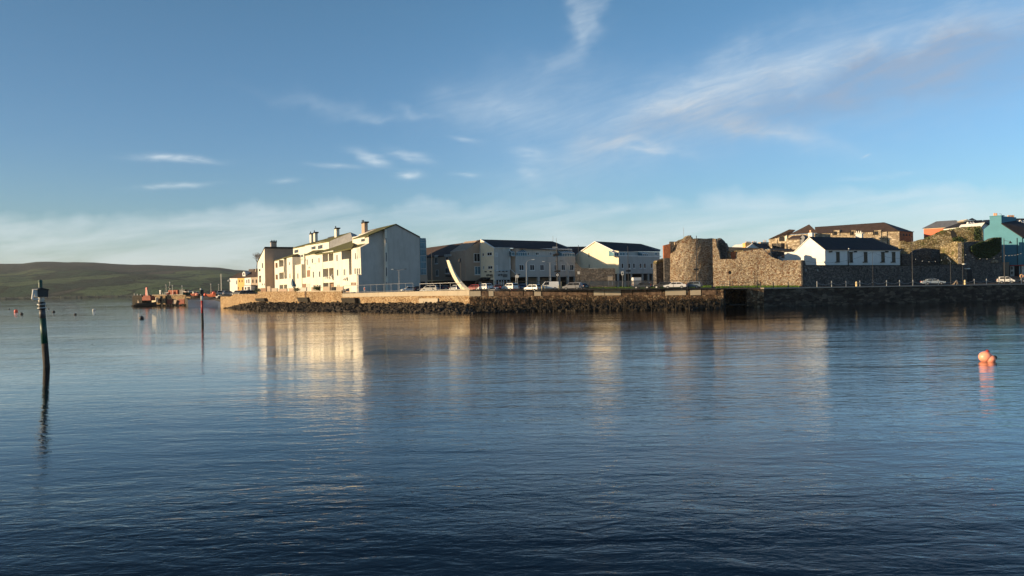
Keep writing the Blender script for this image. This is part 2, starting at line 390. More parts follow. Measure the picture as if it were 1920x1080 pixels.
def chimney(parent, pl, x0, x1, y0, y1, off, depth, mat='beige', pots=1, potmat='dark', cap=True, off2=None):
    c = MB().rect(pl, x0, y0, x1, y1, off, off-depth).build('chimney', M[mat], parent)
    a = pl.pt(x0, y0, off); b = pl.pt(x1, y0, off)
    if cap: MB().rect(pl, x0-.6, y0-1.2, x1+.6, y0+.3, off+.1, off-depth-.1).build('cap', M['dark'], c)
    for i in range(pots):
        p = a.lerp(b, (i+.5)/pots)-pl.n3()*depth*.5; p.z = a.z+.15
        MB().tube(p, p+Vector((0, 0, .5)), .14, .12).build('chimney_pot', M[potmat], c)
    return c
# ================================================================ THE SETTING
def water_mat():
    mt, nt, b = newmat('river water')
    oc = objco(nt)
    patch = noi(nt, .012, 4, .6, oc, (1, .8, 1)); patch = ramp(nt, patch, [(.38, g3(.45)), (.62, g3(1.25))])
    patch2 = ramp(nt, noi(nt, .05, 4, .6, oc, (.35, 1.6, 1)), [(.35, g3(.6)), (.65, g3(1.3))])
    patch = mth(nt, 'MULTIPLY', patch, patch2)
    a = noi(nt, .55, 3, .5, oc, (.55, 1.35, 1), .8)
    c = noi(nt, 1.9, 4, .55, oc, (.6, 1.25, 1), .6)
    d = noi(nt, .16, 2, .5, oc, (.6, 1.3, 1), .4)
    h = mth(nt, 'ADD', mth(nt, 'ADD', mth(nt, 'MULTIPLY', a, .060), mth(nt, 'MULTIPLY', c, .042)), mth(nt, 'MULTIPLY', d, .09))
    e = noi(nt, 5.5, 3, .5, oc, (.6, 1.2, 1), .5); h = mth(nt, 'ADD', h, mth(nt, 'MULTIPLY', e, .009))
    sy = N(nt, 'ShaderNodeSeparateXYZ'); nt.links.new(oc, sy.inputs[0])
    run = ramp(nt, mth(nt, 'DIVIDE', mth(nt, 'ADD', sy.outputs[1], 0), 160), [(.11, g3(1.35)), (.2, g3(.72)), (.34, g3(.32)), (.8, g3(.2))])     # the current ruffles the middle of the river, the quay side lies calmer
    patch = mth(nt, 'MULTIPLY', patch, run)
    h = mth(nt, 'MULTIPLY', h, patch)
    bm = N(nt, 'ShaderNodeBump'); bm.inputs['Strength'].default_value = WATER_BUMP; bm.inputs['Distance'].default_value = 1.0
    nt.links.new(h, bm.inputs['Height'])
    # deep water: a dark body under a surface sheen that follows Fresnel
    nt.nodes.remove(b); out = [n for n in nt.nodes if n.type == 'OUTPUT_MATERIAL'][0]
    fr = N(nt, 'ShaderNodeFresnel'); fr.inputs['IOR'].default_value = 1.33; gl = N(nt, 'ShaderNodeBsdfGlossy'); gl.inputs['Roughness'].default_value = .015
    df = N(nt, 'ShaderNodeBsdfDiffuse'); df.inputs['Color'].default_value = (.0015, .006, .016, 1); mx = N(nt, 'ShaderNodeMixShader')
    for n in (fr, gl, df): nt.links.new(bm.outputs[0], n.inputs['Normal'])
    nt.links.new(ramp(nt, fr.outputs[0], [(0, g3(0)), (.15, g3(.085)), (.37, g3(.53)), (.60, g3(.94)), (1, g3(1))]), mx.inputs[0])
    nt.links.new(df.outputs[0], mx.inputs[1]); nt.links.new(gl.outputs[0], mx.inputs[2]); nt.links.new(mx.outputs[0], out.inputs['Surface'])
    return mt
WATER_BUMP = .42
M['water'] = water_mat()
struct('water', MB().add([(-6000, -60, 0), (3000, -60, 0), (3000, 6000, 0), (-6000, 6000, 0)], [(0, 1, 2, 3)]), M['water'])

# far hillside: ridge line read along its skyline, rising from a shore two kilometres off
ridge = [(-400, 497), (0, 494.5), (50, 494.5), (62, 491), (112, 490.6), (118, 491.6), (160, 491.5), (215, 494.5), (240, 496), (290, 496.5), (350, 499.5), (412, 501.5), (440, 506), (490, 509), (700, 520), (1000, 530), (1400, 520), (1900, 512), (2300, 515)]
def hills_mat():
    mt, nt, b = newmat('far farmland'); oc = objco(nt)
    mp = N(nt, 'ShaderNodeMapping'); mp.inputs['Scale'].default_value = (1, .42, 1.8); mp.inputs['Rotation'].default_value = (0, 0, .25); nt.links.new(oc, mp.inputs[0])
    wob = noi(nt, .004, 3, .5, oc); cb = N(nt, 'ShaderNodeCombineXYZ'); nt.links.new(mth(nt, 'MULTIPLY', wob, 260), cb.inputs[0]); nt.links.new(mth(nt, 'MULTIPLY', wob, 200), cb.inputs[1])
    ad = N(nt, 'ShaderNodeVectorMath', operation='ADD'); nt.links.new(mp.outputs[0], ad.inputs[0]); nt.links.new(cb.outputs[0], ad.inputs[1])
    v = N(nt, 'ShaderNodeTexVoronoi'); v.inputs['Scale'].default_value = .0065; nt.links.new(ad.outputs[0], v.inputs['Vector'])
    e = N(nt, 'ShaderNodeTexVoronoi', feature='DISTANCE_TO_EDGE'); e.inputs['Scale'].default_value = .0065; nt.links.new(ad.outputs[0], e.inputs['Vector'])
    sp = N(nt, 'ShaderNodeSeparateColor'); nt.links.new(v.outputs['Color'], sp.inputs[0])
    c = ramp(nt, sp.outputs[0], [(0, (.04, .068, .03)), (.25, (.085, .12, .045)), (.45, (.035, .05, .028)), (.62, (.11, .14, .055)), (.8, (.09, .075, .05)), (.92, (.05, .08, .035))], 'CONSTANT')
    wood = ramp(nt, noi(nt, .006, 5, .65, oc, (.6, 1, 2.)), [(.56, g3(0)), (.62, g3(1))])
    c = mixc(nt, wood, c, (.032, .034, .022))
    c = mixc(nt, ramp(nt, e.outputs['Distance'], [(.02, g3(.85)), (.07, g3(0))]), c, (.025, .03, .016))
    sepn = N(nt, 'ShaderNodeSeparateXYZ'); nt.links.new(oc, sepn.inputs[0])
    heath = ramp(nt, mth(nt, 'DIVIDE', sepn.outputs[2], 130.), [(.72, g3(0)), (.92, g3(1))])
    c = mixc(nt, mth(nt, 'MULTIPLY', heath, .8), c, (.06, .05, .038))
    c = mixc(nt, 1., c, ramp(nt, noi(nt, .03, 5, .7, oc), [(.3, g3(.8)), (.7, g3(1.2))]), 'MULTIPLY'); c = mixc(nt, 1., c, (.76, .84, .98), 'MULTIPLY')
    nt.links.new(c, b.inputs['Base Color']); b.inputs['Roughness'].default_value = 1; b.inputs['Specular IOR Level'].default_value = 0
    bump(nt, b, noi(nt, .02, 5, .7, oc), .8, 14.); return mt
def make_hills():
    mb = MB(); cols = [-700+i*12 for i in range(270)]; rows = 34; vs = []; rnd = random.Random(3)
    for px in cols:
        for j in range(rows):
            t = j/(rows-1); D = 1950+1500*t
            rx, rz = ray(px, 540); top = P(px, lerp(ridge, px), 3450).z
            s = t**.85; z = top*(.06*min(1, t*14)+.94*s)
            z += math.sin(px*.021+t*9)*5*math.sin(math.pi*t)+math.sin(px*.05-t*17)*2.5*math.sin(math.pi*t)+rnd.uniform(-1, 1)*.8
            if j == 0: z = -1
            vs.append((rx*D, D, z))
        rx, rz = ray(px, 540); vs.append((rx*4200, 4200, -2))
    r = rows+1; fs = [(i*r+j, (i+1)*r+j, (i+1)*r+j+1, i*r+j+1) for i in range(len(cols)-1) for j in range(rows)]
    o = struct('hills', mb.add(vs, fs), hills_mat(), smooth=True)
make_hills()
# woodland along the far shore and farmhouses on the slope
wd = MB(); rnd = random.Random(5)
for i in range(700):
    px = rnd.uniform(-60, 480); D = rnd.uniform(1930, 1990); x = ray(px, 545)[0]*D
    wd.ball((x, D, 1), rnd.uniform(2.2, 4.6), (rnd.uniform(1, 2.8), 1, rnd.uniform(.7, 1.3)), 6, 4, .25)
tag(wd.build('shore_woodland', plain('far woodland', (.03, .036, .02), 1, 0, .4, .05)), 'dark line of trees along the far shore at the foot of the hills', 'woodland', kind='stuff')
for i, (px, py, D, w, lab) in enumerate([(202, 507, 3000, 16, 'tiny white farmhouse high on the far hillside, right of the green post'), (319, 510, 2950, 10, 'tiny white house on the far hill above the orange containers'),
                                       (60, 512.5, 2850, 13, 'low pale farm building on the far hillside, above left of the green post'), (343, 513.5, 2850, 8, 'tiny white cottage on the far hill right of the lamp on the pier')]):
    p = P(px, py, D); t = thing('farmhouse', lab, 'house', p)
    MB().box(p+Vector((0, 0, -3)), (w, 8, 10)).build('wall', M['white'], t)
    c = [p+Vector((sx*w*.52, sy*4.4, 2)) for sx, sy in ((-1, -1), (1, -1), (1, 1), (-1, 1))]
    MB().add(c+[p+Vector((-w*.45, 0, 5)), p+Vector((w*.45, 0, 5))], [(0, 1, 5, 4), (2, 3, 4, 5), (1, 2, 5), (3, 0, 4), (0, 3, 2, 1)]).build('roof', M['roof'], t)

# ---- quay land.  (px column, edge depth, height of the edge above the water)
EDGE = [(413, 268, 3.6), (438, 256, 4.2), (483, 238, 4.3), (641, 203, 4.2), (880, 168, 4.45), (1130, 161, 4.2), (1345, 158, 4.05), (1400, 163, 4.0), (1500, 166, 3.78), (1700, 174, 3.68), (1920, 181, 3.6), (2300, 196, 3.5)]
def edge_d(px): return lerp([(a, b) for a, b, c in EDGE], px)
def edge_z(px): return lerp([(a, c) for a, b, c in EDGE], px)
def gz(px, D):
    t = max(0., min(1., (D-edge_d(px))/30.)); return edge_z(px)+(4.55-edge_z(px))*t
def land():
    cols = [a for a, b, c in EDGE]; cs = []
    for a, b in zip(cols, cols[1:]): cs += [a+(b-a)*k/6 for k in range(6)]
    cs.append(cols[-1]); rows = [0, 4, 10, 20, 30, 60, 120, 400]; vs = []
    for px in cs:
        for r in rows:
            D = edge_d(px)+r+.2; q = XY(px, D); vs.append((q.x, q.y, gz(px, D)-.02))
        q = XY(px, edge_d(px)+.6); vs.append((q.x, q.y, -1))
    n = len(rows)+1; fs = []
    for i in range(len(cs)-1):
        for j in range(len(rows)-1): fs.append((i*n+j, (i+1)*n+j, (i+1)*n+j+1, i*n+j+1))
    struct('ground', MB().add(vs, fs), M['asphalt'])
land()
def strip(name, mat, x0, x1, r0, r1, dz, n=12, kind='structure', label=None, crown=0.):
    vs = []; fs = []; K = 6
    for i in range(n+1):
        px = x0+(x1-x0)*i/n
        for k in range(K+1):
            r = r0+(r1-r0)*k/K; D = edge_d(px)+r; q = XY(px, D); vs.append((q.x, q.y, gz(px, D)+dz+crown*math.sin(math.pi*k/K)))
    for i in range(n):
        for k in range(K): a = i*(K+1)+k; fs.append((a, a+K+1, a+K+2, a+1))
    o = MB().add(vs, fs).build(name, mat); o['kind'] = kind
    if label: o['label'] = label; o['category'] = name.replace('_', ' ')
    return o
strip('grass_lawn', M['grass'], 1098, 1335, 9, 27, .03, 14, crown=.28)
strip('grass_verge', M['grass'], 1340, 1500, 5, 20, .03, 12, crown=.18)
strip('pavement', M['kerb'], 1375, 2250, .0, 2.2, .012, 30)
# grass blades catch the low light
gb = MB(); rnd = random.Random(9)
for (x0, x1, r0, r1) in ((1100, 1333, 9.5, 26.5), (1342, 1498, 5.5, 19.5)):
    for i in range(5200):
        px = rnd.uniform(x0, x1); r = rnd.uniform(r0, r1); D = edge_d(px)+r; q = XY(px, D)
        z = gz(px, D)+.02+(.28 if x0 < 1300 else .18)*math.sin(math.pi*max(0, min(1, (r-r0)/(r1-r0)))); a = rnd.uniform(0, 3.14); h = rnd.uniform(.06, .16); w = .09
        gb.add([(q.x-math.cos(a)*w, q.y-math.sin(a)*w, z), (q.x+math.cos(a)*w, q.y+math.sin(a)*w, z), (q.x+rnd.uniform(-.05, .05), q.y, z+h)], [(0, 1, 2)])
tag(gb.build('grass', M['grass']), 'short green grass along the quay and before the castle wall', 'grass', kind='stuff')

# ---- quay walls (each a thing of its own)
def wallseg(name, label, a, b, ytops, ybot_z=-1.5, mat='quaywarm', th=1.2, parts=None, n=14):
    """masonry from (px,depth) a to b; ytops = top edge in the photo as (px,y) list"""
    pl = PL(a, b); t = thing(name, label, 'wall', (*pl.A, 0)); xs = [a[0]+(b[0]-a[0])*i/n for i in range(n+1)]
    xs = sorted(set(xs+[x for x, y in ytops if a[0] <= x <= b[0]]))
    top = [pl.pt(x, lerp(ytops, x)) for x in xs]; bot = [Vector((p.x, p.y, ybot_z)) for p in reversed(top)]
    mb = MB(); A = top+bot; d = -pl.n3()*th; mb.loft(A, [q+d for q in A]); mb.build('masonry', M[mat], t)
    return t, pl
DL, DM = (641, 203), (880, 168)
w, pl = wallseg('quay_wall', 'low sunlit stone wall sloping beside the slipway, left end of the quay', (413, 268), (438, 256), [(413, 556), (432, 556), (438, 551.8)], mat='quaywarm')
w, pl = wallseg('quay_wall', 'sunlit rubble sea wall below the parked cars, left of the garden walls', (438, 256), (483, 238), [(438, 551.5), (483, 551.3)])
w, pl = wallseg('quay_wall', 'tall sunlit rubble wall above the rock armour, in front of the white flats', (483, 238), DL, [(483, 546.8), (560, 546.3), (570, 546), (641, 546.5)])
MB().rect(pl, 571, 545.6, 573, 562, .15, -.3).build('buttress', M['concretedark'], w)
MB().rect(pl, 556, 545.2, 640, 547, .12, -1.3).build('coping', M['concrete'], w)
w, pl = wallseg('quay_wall', 'sunlit stone quay wall with a smooth pale parapet band below the railing', (641.5, 203), DM, [(641, 551.3), (760, 547.5), (880, 545)])
MB().poly(pl, [(641.6, 550.4), (760, 546.8), (880, 544.2), (880, 554.2), (760, 555.2), (641.6, 557.2)], .14, -.5).build('parapet', M['concrete'], w)
MB().rect(pl, 785, 559.5, 820, 568.5, .35, -.5).build('patch', M['concrete'], w)
# the facing towards the camera
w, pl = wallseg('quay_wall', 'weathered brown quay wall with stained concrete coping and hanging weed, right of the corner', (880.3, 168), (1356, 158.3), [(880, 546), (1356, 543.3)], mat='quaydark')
MB().poly(pl, [(880.3, 543.6), (1130, 541.8), (1345, 541.2), (1345, 543), (1130, 543.7), (880.3, 545.4)], .3, -1.1).build('kerb', M['dark'], w)
pats = [(880.5, 901), (903, 915), (916, 925), (927, 955), (957, 980), (982, 999), (1001.5, 1014), (1015.5, 1062), (1064, 1100), (1102, 1111), (1113, 1133), (1134, 1164), (1166, 1185), (1187, 1212), (1214, 1240), (1247, 1286), (1294, 1314), (1316, 1343)]
light = {0, 2, 6, 11, 15, 16, 10}
for i, (a, b) in enumerate(pats):
    y0 = lerp([(880, 545.6), (1130, 543.9), (1345, 543.2)], (a+b)/2); y1 = y0+(10 if i in light else 9.4)
    MB().rect(pl, a, y0, b, y1, .16 if i in light else .10, -.4).build('concrete_panel', M['concrete' if i in light else 'concretedark'], w)
MB().rect(pl, 936, 557, 991, 574, .22, -.3).build('patch', M['concretedark'], w)
# slipway recess and the return wall beyond it
w2 = thing('slipway_recess', 'dark recess of steps in the quay between the brown wall and the long black wall', 'recess', P(1370, 560, 166))
plr = PL((1350, 170), (1405, 171)); MB().rect(plr, 1350, 544, 1405, 584, 0, -1).build('back_wall', M['quaydark'], w2)
MB().rect(PL((1356, 158.6), (1357, 158.6)), 1356.3, 543.6, 1360, 584, 0, -12).build('side_wall', M['quayblack'], w2)
MB().rect(PL((1395, 163.2), (1400, 163.2)), 1366, 570, 1402, 572.5, 0, -4).build('landing', M['timber'], w2)
MB().rect(PL((1395, 163.2), (1400, 163.2)), 1357, 541.5, 1402, 544.2, 0, -5).build('walkway', M['timber'], w2)
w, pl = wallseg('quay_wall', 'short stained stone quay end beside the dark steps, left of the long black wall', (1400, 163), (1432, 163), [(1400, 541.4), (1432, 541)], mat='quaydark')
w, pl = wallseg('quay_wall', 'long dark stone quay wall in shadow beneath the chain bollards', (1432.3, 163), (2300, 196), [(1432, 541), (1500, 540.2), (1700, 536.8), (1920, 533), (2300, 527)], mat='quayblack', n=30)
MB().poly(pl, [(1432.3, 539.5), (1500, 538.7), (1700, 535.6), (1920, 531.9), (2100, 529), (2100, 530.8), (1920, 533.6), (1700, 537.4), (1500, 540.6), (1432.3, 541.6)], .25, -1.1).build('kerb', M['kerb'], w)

# ---- rock armour and weed at the foot of the walls
def leanrock(mb, c, s, rnd):
    Mx = Matrix.Rotation(rnd.uniform(-.5, .9), 3, 'Y') @ Matrix.Rotation(rnd.uniform(0, 6.3), 3, 'Z') @ Matrix.Rotation(rnd.uniform(-.5, .5), 3, 'X')
    sc = (rnd.uniform(.7, 1.2), rnd.uniform(.7, 1.1), rnd.uniform(.5, .95)); pts = []
    for i in range(14):
        v = Vector((rnd.gauss(0, 1), rnd.gauss(0, 1), rnd.gauss(0, 1))).normalized(); k = rnd.uniform(.8, 1.1)
        pts.append(Vector(c)+Mx@Vector((v.x*sc[0]*s*k, v.y*sc[1]*s*k, v.z*sc[2]*s*k)))
    bm = bmesh.new(); vs = [bm.verts.new(p) for p in pts]; r = bmesh.ops.convex_hull(bm, input=vs)
    bmesh.ops.delete(bm, geom=[v for v in bm.verts if not v.link_faces], context='VERTS')
    bm.verts.index_update(); mb.add([v.co[:] for v in bm.verts], [tuple(v.index for v in f.verts) for f in bm.faces]); bm.free()
# top line of the rocks / waterline along the photo column
rtop = [(426, 577), (438, 573), (470, 567), (500, 566), (560, 566), (640, 566), (700, 568), (740, 567), (800, 566), (840, 565), (862, 568), (885, 576)]
rfoot = [(420, 578), (440, 580), (480, 582), (520, 583.5), (640, 585), (740, 587), (862, 589), (885, 588)]
rk = MB(); rnd = random.Random(21); px = 424.
while px < 885:
    f = Wd(px, lerp(rfoot, px)); dw = edge_d(px)-.3; D0 = f.y; step = 0
    t0 = P(px, lerp(rtop, px), dw).z
    for k in range(8):
        t = (k+rnd.random())/8; D = D0+(dw-D0)*t; z = t0*t
        q = XY(px+rnd.uniform(-3, 3), D, 575); leanrock(rk, (q.x, q.y, z-.35), rnd.uniform(.45, .95), rnd)
    px += 2.2*200/dw
tag(rk.build('rock_armour', M['rock']), 'sloping bank of dark weed covered boulders below the sunlit sea wall', 'rocks', kind='stuff')
for (x, y, s, mt, lab) in [(845, 571.5, 1.15, 'rocklight', 'big pale boulder at the right end of the rock bank'), (655, 571, .8, 'rocklight', 'pale boulder beside the second dark slab, on the rock bank'),
                           (858, 573, 1.2, 'rock', 'dark rounded boulder last on the right of the rock bank'), (750, 572.5, .8, 'rocklight', 'grey boulder in the middle of the rock bank below the parapet'),
                           (783, 573, .75, 'rocklight', 'grey boulder just left of the concrete patch on the wall'), (505, 569, .9, 'rocklight', 'grey boulder under the leftmost dark slab'),
                           (808, 574, .7, 'rocklight', 'small grey boulder under the concrete patch on the wall')]:
    mb = MB(); D = edge_d(x)-3.2; leanrock(mb, P(x, y, D), s, rnd); o = mb.build('boulder', M[mt]); tag(o, lab, 'boulder', 'large boulders on the rock bank')
for (x0, y0, x1, y1, lab) in [(477, 559.5, 496, 565, 'dark concrete slab ledge jutting over the rocks, leftmost'), (556, 558, 577, 566, 'dark block ledge jutting from the wall above the rocks, middle one'),
                              (638.5, 559, 666, 570, 'long dark ledge jutting from the wall under the start of the parapet')]:
    a = PL((x0, edge_d(x0)-2.6), (x1, edge_d(x1)-2.6)); mb = MB().poly(a, [(x0, y0), (x1-2, y0-.5), (x1, y1), (x0+3, y1)], 0, -4); tag(mb.build('slab', M['weed']), lab, 'slab', 'dark ledges jutting from the sea wall')
def weed_base(name, label, x0, x1, ytop, yfoot, n, seed, stakes=True, col='weed', s0=.35, s1=.8, gap=.3):
    mb = MB(); r = random.Random(seed)
    for i in range(n):
        px = r.uniform(x0, x1); f = Wd(px, yfoot(px)); dw = edge_d(px)-gap; t = r.random(); D = f.y+(dw-f.y)*t; z = P(px, ytop(px), dw).z*t
        leanrock(mb, (XY(px, D, 575).x, D, z-.15), r.uniform(s0, s1), r)
    if stakes:
        for i in range(int((x1-x0)/4.5)):
            px = r.uniform(x0, x1); f = Wd(px, yfoot(px)); h = r.uniform(.8, 2.4); D = f.y+r.uniform(-.2, .9); q = XY(px, D, 575)
            mb.tube((q.x, q.y, -.5), (q.x+r.uniform(-.15, .15), q.y, h), r.uniform(.06, .14), .05, 5)
        for i in range(int((x1-x0)*2.6)):      # hanging weed and roots on the face above
            px = r.uniform(x0, x1); D = edge_d(px)-.25; y = r.uniform(556, ytop(px)+2); p = P(px, y, D); l = r.uniform(.25, .8)
            mb.tube(p, p+Vector((r.uniform(-.25, .25), r.uniform(-.3, 0), -l)), r.uniform(.03, .09), .03, 4)
    return tag(mb.build(name, M[col]), label, 'seaweed', kind='stuff')
weed_base('weed_bank', 'dark weed, stones and rotten stakes at the foot of the brown quay wall', 880, 1350, lambda x: lerp([(880, 577), (1000, 571), (1345, 567)], x), lambda x: lerp([(880, 587), (1000, 584), (1300, 580.5), (1350, 579)], x), 900, 31)
weed_base('weed_bank', 'dark weed and stones at the foot of the long black quay wall', 1400, 1930, lambda x: lerp([(1400, 573), (1920, 558)], x), lambda x: lerp([(1400, 576), (1500, 573.5), (1700, 568), (1920, 562.5)], x), 420, 32, False, s0=.25, s1=.5)

# ================================================================ BUILDINGS
VPX = 180
dirv = Vector(((VPX-960)/F, 1)).normalized()
# ---- the stepped white flats: facade line runs away to the left
C0 = (669, 206)
def facade_d(px):      # depth of the facade line at a column
    A = XY(*C0); k = ray(px, 545)[0]; s = (A.x-k*A.y)/(k*dirv.y-dirv.x); return A.y+dirv.y*s
FP = PL(C0, (497, facade_d(497)))
GP = perp(FP, 677.5)     # end gable
def bay(parent, x0, x1, y0, y1=546, f=0., b=-4., mat='cream', name='bay'):
    return MB().rect(FP, x0, y0, x1, y1, f, b).build(name, M[mat], parent)
def slit(parent, x0, x1, y0, y1, f=0., gl='glass', bars=0): return window(parent, FP, x0, y0, x1, y1, f, .08, bars, 'frame', gl)
def fsheet(parent, pts, mat='moss', th=.3, name='roof'):
    return MB().sheet([FP.pt(x, y, o) for x, y, o in pts], th).build(name, M[mat], parent)
# left block: half gable with a tall shaded flank
T = thing('apartment_block', 'leftmost tall white block of flats with a half gable top and plain brown shaded flank', 'building', FP.pt(490, 545))
MB().poly(FP, [(484, 548), (484, 491), (485, 489.5), (497.3, 463.5), (497.3, 548)], 0, -25).build('wall', M['tan' if 0 else 'cream'], T)
GL = perp(FP, 497.3); MB().poly(GL, [(497.5, 548), (497.5, 464), (550, 465.3), (550, 548)], .03, -.1).build('shade_toned_flank', M['beige'], T)  # brown slab over the cream wall paints in the flank's shade
A = [FP.pt(482.8, 491, .15), FP.pt(497.6, 462.6, .15), FP.pt(497.9, 463.4, .15), FP.pt(483.4, 492, .15)]
MB().loft(A, [q-FP.n3()*25.4 for q in A]).build('roof', M['dark'], T)
for r in [(492, 494, 493, 503), (486.2, 489, 504, 509), (486.5, 490, 516.5, 530)]: slit(T, *r)
for r in [(491.5, 493, 531, 535.5), (495.5, 496.6, 531, 535.5)]: slit(T, *r)
GL = perp(FP, 497.3)
c = MB().rect(GL, 509.5, 454.5, 520.3, 465, -.3, -1.5).build('chimney', M['beige'], T)
MB().rect(GL, 509, 452.5, 521, 454.4, -.15, -1.65).build('cap', M['dark'], c)
for k in range(4):
    p = GL.pt(511+k*2.8, 452.5, -.9); MB().tube(p, p+Vector((0, 0, .5)), .2, .16).build('chimney_pot', M['dark'], c)
MB().rect(GL, 509.6, 454.6, 511.4, 464.5, -.2, -.29).build('render_strip', M['cream'], c)

# middle block
T = thing('apartment_block', 'long middle block of white stepped flats with balconies, bay towers and mossy roofs', 'building', FP.pt(580, 545))
# recessed body behind the bays
MB().poly(FP, [(512, 548), (512, 489), (552, 478), (574, 474), (641.5, 474), (641.5, 548)], -4.02, -14).build('wall', M['cream'], T)
MB().poly(FP, [(551, 490), (551, 464.3), (573, 460.8), (573, 490)], -6, -15).build('upper_wall', M['cream'], T)
MB().poly(FP, [(573.2, 490), (573.2, 460), (600, 454.2), (618.5, 451.8), (618.5, 490)], -5.2, -15).build('upper_wall', M['cream'], T)
bay(T, 515.5, 524, 488.3)                                    # lit strip with dark side bays
for y0, y1 in ((493, 502), (515, 524)): MB().rect(FP, 517, y0, 518.6, y1, .5, -.1).build('oriel', M['brown'], T)
bay(T, 532.6, 533.5, 486, 523, -.2, -4, name='pier')
bay(T, 524.1, 532.5, 500, 511, 0, -.3, name='balcony_parapet'); bay(T, 524.1, 538.4, 523, 534, 0, -.3, name='balcony_parapet')
bay(T, 531.2, 532.5, 534.1, 546, -.2, -.5, name='pier')
bay(T, 538.5, 549, 483)
fsheet(T, [(515, 488.5, .2), (549.2, 478.8, .2), (562, 475.8, -5), (552, 476, -9), (551, 476.5, -9)])
for r in [(543, 544.4, 491, 497.5), (543.6, 545, 512.5, 522.5)]: slit(T, *r)
for r in [(526, 531, 534.5, 546), (533.5, 538, 534.5, 546)]: bay(T, r[0], r[1], r[2], r[3], -3.6, -4, 'brown', 'garage_door')
bay(T, 549.1, 564.4, 477.5, 496, -5.2, -9, 'beige', 'shade_toned_flank')  # beige instead of cream: recess shade put into the colour
bay(T, 554, 566, 496.3)
slit(T, 558.4, 560, 512, 523)
bay(T, 566.1, 574, 521, 546, -.2, -3.9, name='balcony_parapet')
bay(T, 565, 571, 476, 497, -2, -6, name='upper_wall'); slit(T, 566, 569.6, 477, 482.6, -2, bars=1)
bay(T, 574.1, 605.8, 477)
bay(T, 575.8, 582, 506.5, 519, .02, -.1, 'brown', 'loggia_shade_panel')  # flat brown panel imitates the shaded side of a recess
for r in [(576.3, 578, 486, 497), (585.8, 587.8, 484.5, 493.5), (598.5, 600.2, 483, 493), (587.3, 589.2, 509, 521), (599, 601.2, 508.5, 519.5), (588, 589.4, 534, 539), (599, 601.5, 534, 546)]: slit(T, *r)
bay(T, 584.5, 591.5, 493.7, 494.5, .25, 0, name='ledge')
for r in [(567, 573.5, 532, 538.5), (575, 582, 532, 546)]: bay(T, r[0], r[1], r[2], r[3], .02, -.1, 'brown' if r[0] < 570 else 'grey', 'garage_door')
bay(T, 616.2, 617.6, 473.5, 546, -.2, -.6, name='pier')
bay(T, 605.9, 626, 490, 503.2, -.1, -.5, name='balcony_parapet'); bay(T, 605.9, 626, 518.5, 530, -.1, -.5, name='balcony_parapet')
bay(T, 605.9, 626, 471.5, 474.5, -.1, -2.5, name='lintel')
slit(T, 608, 611, 504.5, 517, -3.9, bars=1)
for r in [(607, 615.5, 530.3, 537), (618, 625.5, 530.3, 537)]: bay(T, r[0], r[1], r[2], 546, -1.6, -2.4, 'brown', 'garage_door')
bay(T, 626.1, 641.4, 471)
for r in [(632.2, 634.3, 477.5, 490), (632.8, 635, 505, 517.5)]: slit(T, *r)
bay(T, 641.5, 655, 486)
for r in [(645.3, 646.8, 504, 516.5), (647.2, 648.2, 504, 516.5)]: slit(T, *r)
for r in [(633, 634, 533, 538), (635.8, 636.8, 533, 538)]: slit(T, *r)
bay(T, 641.5, 660, 466.5, 548, -4.5, -10, 'beige', 'shade_toned_flank')  # beige tone carries the shade of this cream recess wall
# roofs
fsheet(T, [(571.5, 478, .3), (592, 474.5, .3), (607.5, 468.2, -5), (588, 469.5, -5)])
fsheet(T, [(592.5, 476, .3), (627, 472, .3), (660.5, 465, .3), (664, 461, -1.5), (663.5, 451, -8), (619, 466, -5.1), (600, 470.5, -4)])
fsheet(T, [(551, 464.6, -5.8), (573, 460.3, -5.8), (573.5, 459, -5), (618.8, 451.5, -5), (659, 435.4, -10), (553, 463.2, -10)])
fsheet(T, [(553, 463.3, -10), (659, 435.5, -10), (671, 440.5, -16), (565, 466, -16)], 'moss')
MB().add([FP.pt(619.6, 452.3, -5.1), FP.pt(619.8, 467, -5.1), FP.pt(664, 452, -10.4), FP.pt(671, 441, -16), FP.pt(659.2, 436, -10), FP.pt(616, 468, -16), FP.pt(616, 445, -16)], [(0, 1, 2, 3, 4), (0, 6, 5, 1), (4, 3, 6, 0), (3, 2, 1, 5), (3, 5, 6)]).build('gable_cladding', M['slateclad'], T)
for x0, x1, y0, y1 in ((553.5, 561, 468, 474.5),): slit(T, x0, x1, y0, y1, -6, bars=2)
for x0, x1, y0, y1 in ((585.5, 593.5, 461.7, 467.8), (598, 606.5, 459.3, 467)): slit(T, x0, x1, y0, y1, -5.2, bars=2)
for x0, x1, y0, y1 in ((582.3, 588.7, 439.5, 455), (589.3, 596, 437.3, 453.3), (629, 637, 429.5, 446.5)):
    c = MB().rect(FP, x0, y0, x0+(x1-x0)*.45, y1, -8, -9).build('chimney', M['cream'], T)
    MB().rect(FP, x0-.4, y0-2.2, x0+(x1-x0)*.5, y0-.05, -7.85, -9.15).build('cap', M['dark'], c)
    p = FP.pt(x0+(x1-x0)*.3, y0-2.2, -8.5); MB().tube(p, p+Vector((0, 0, .6)), .2, .17).build('chimney_pot', M['dark'], c)
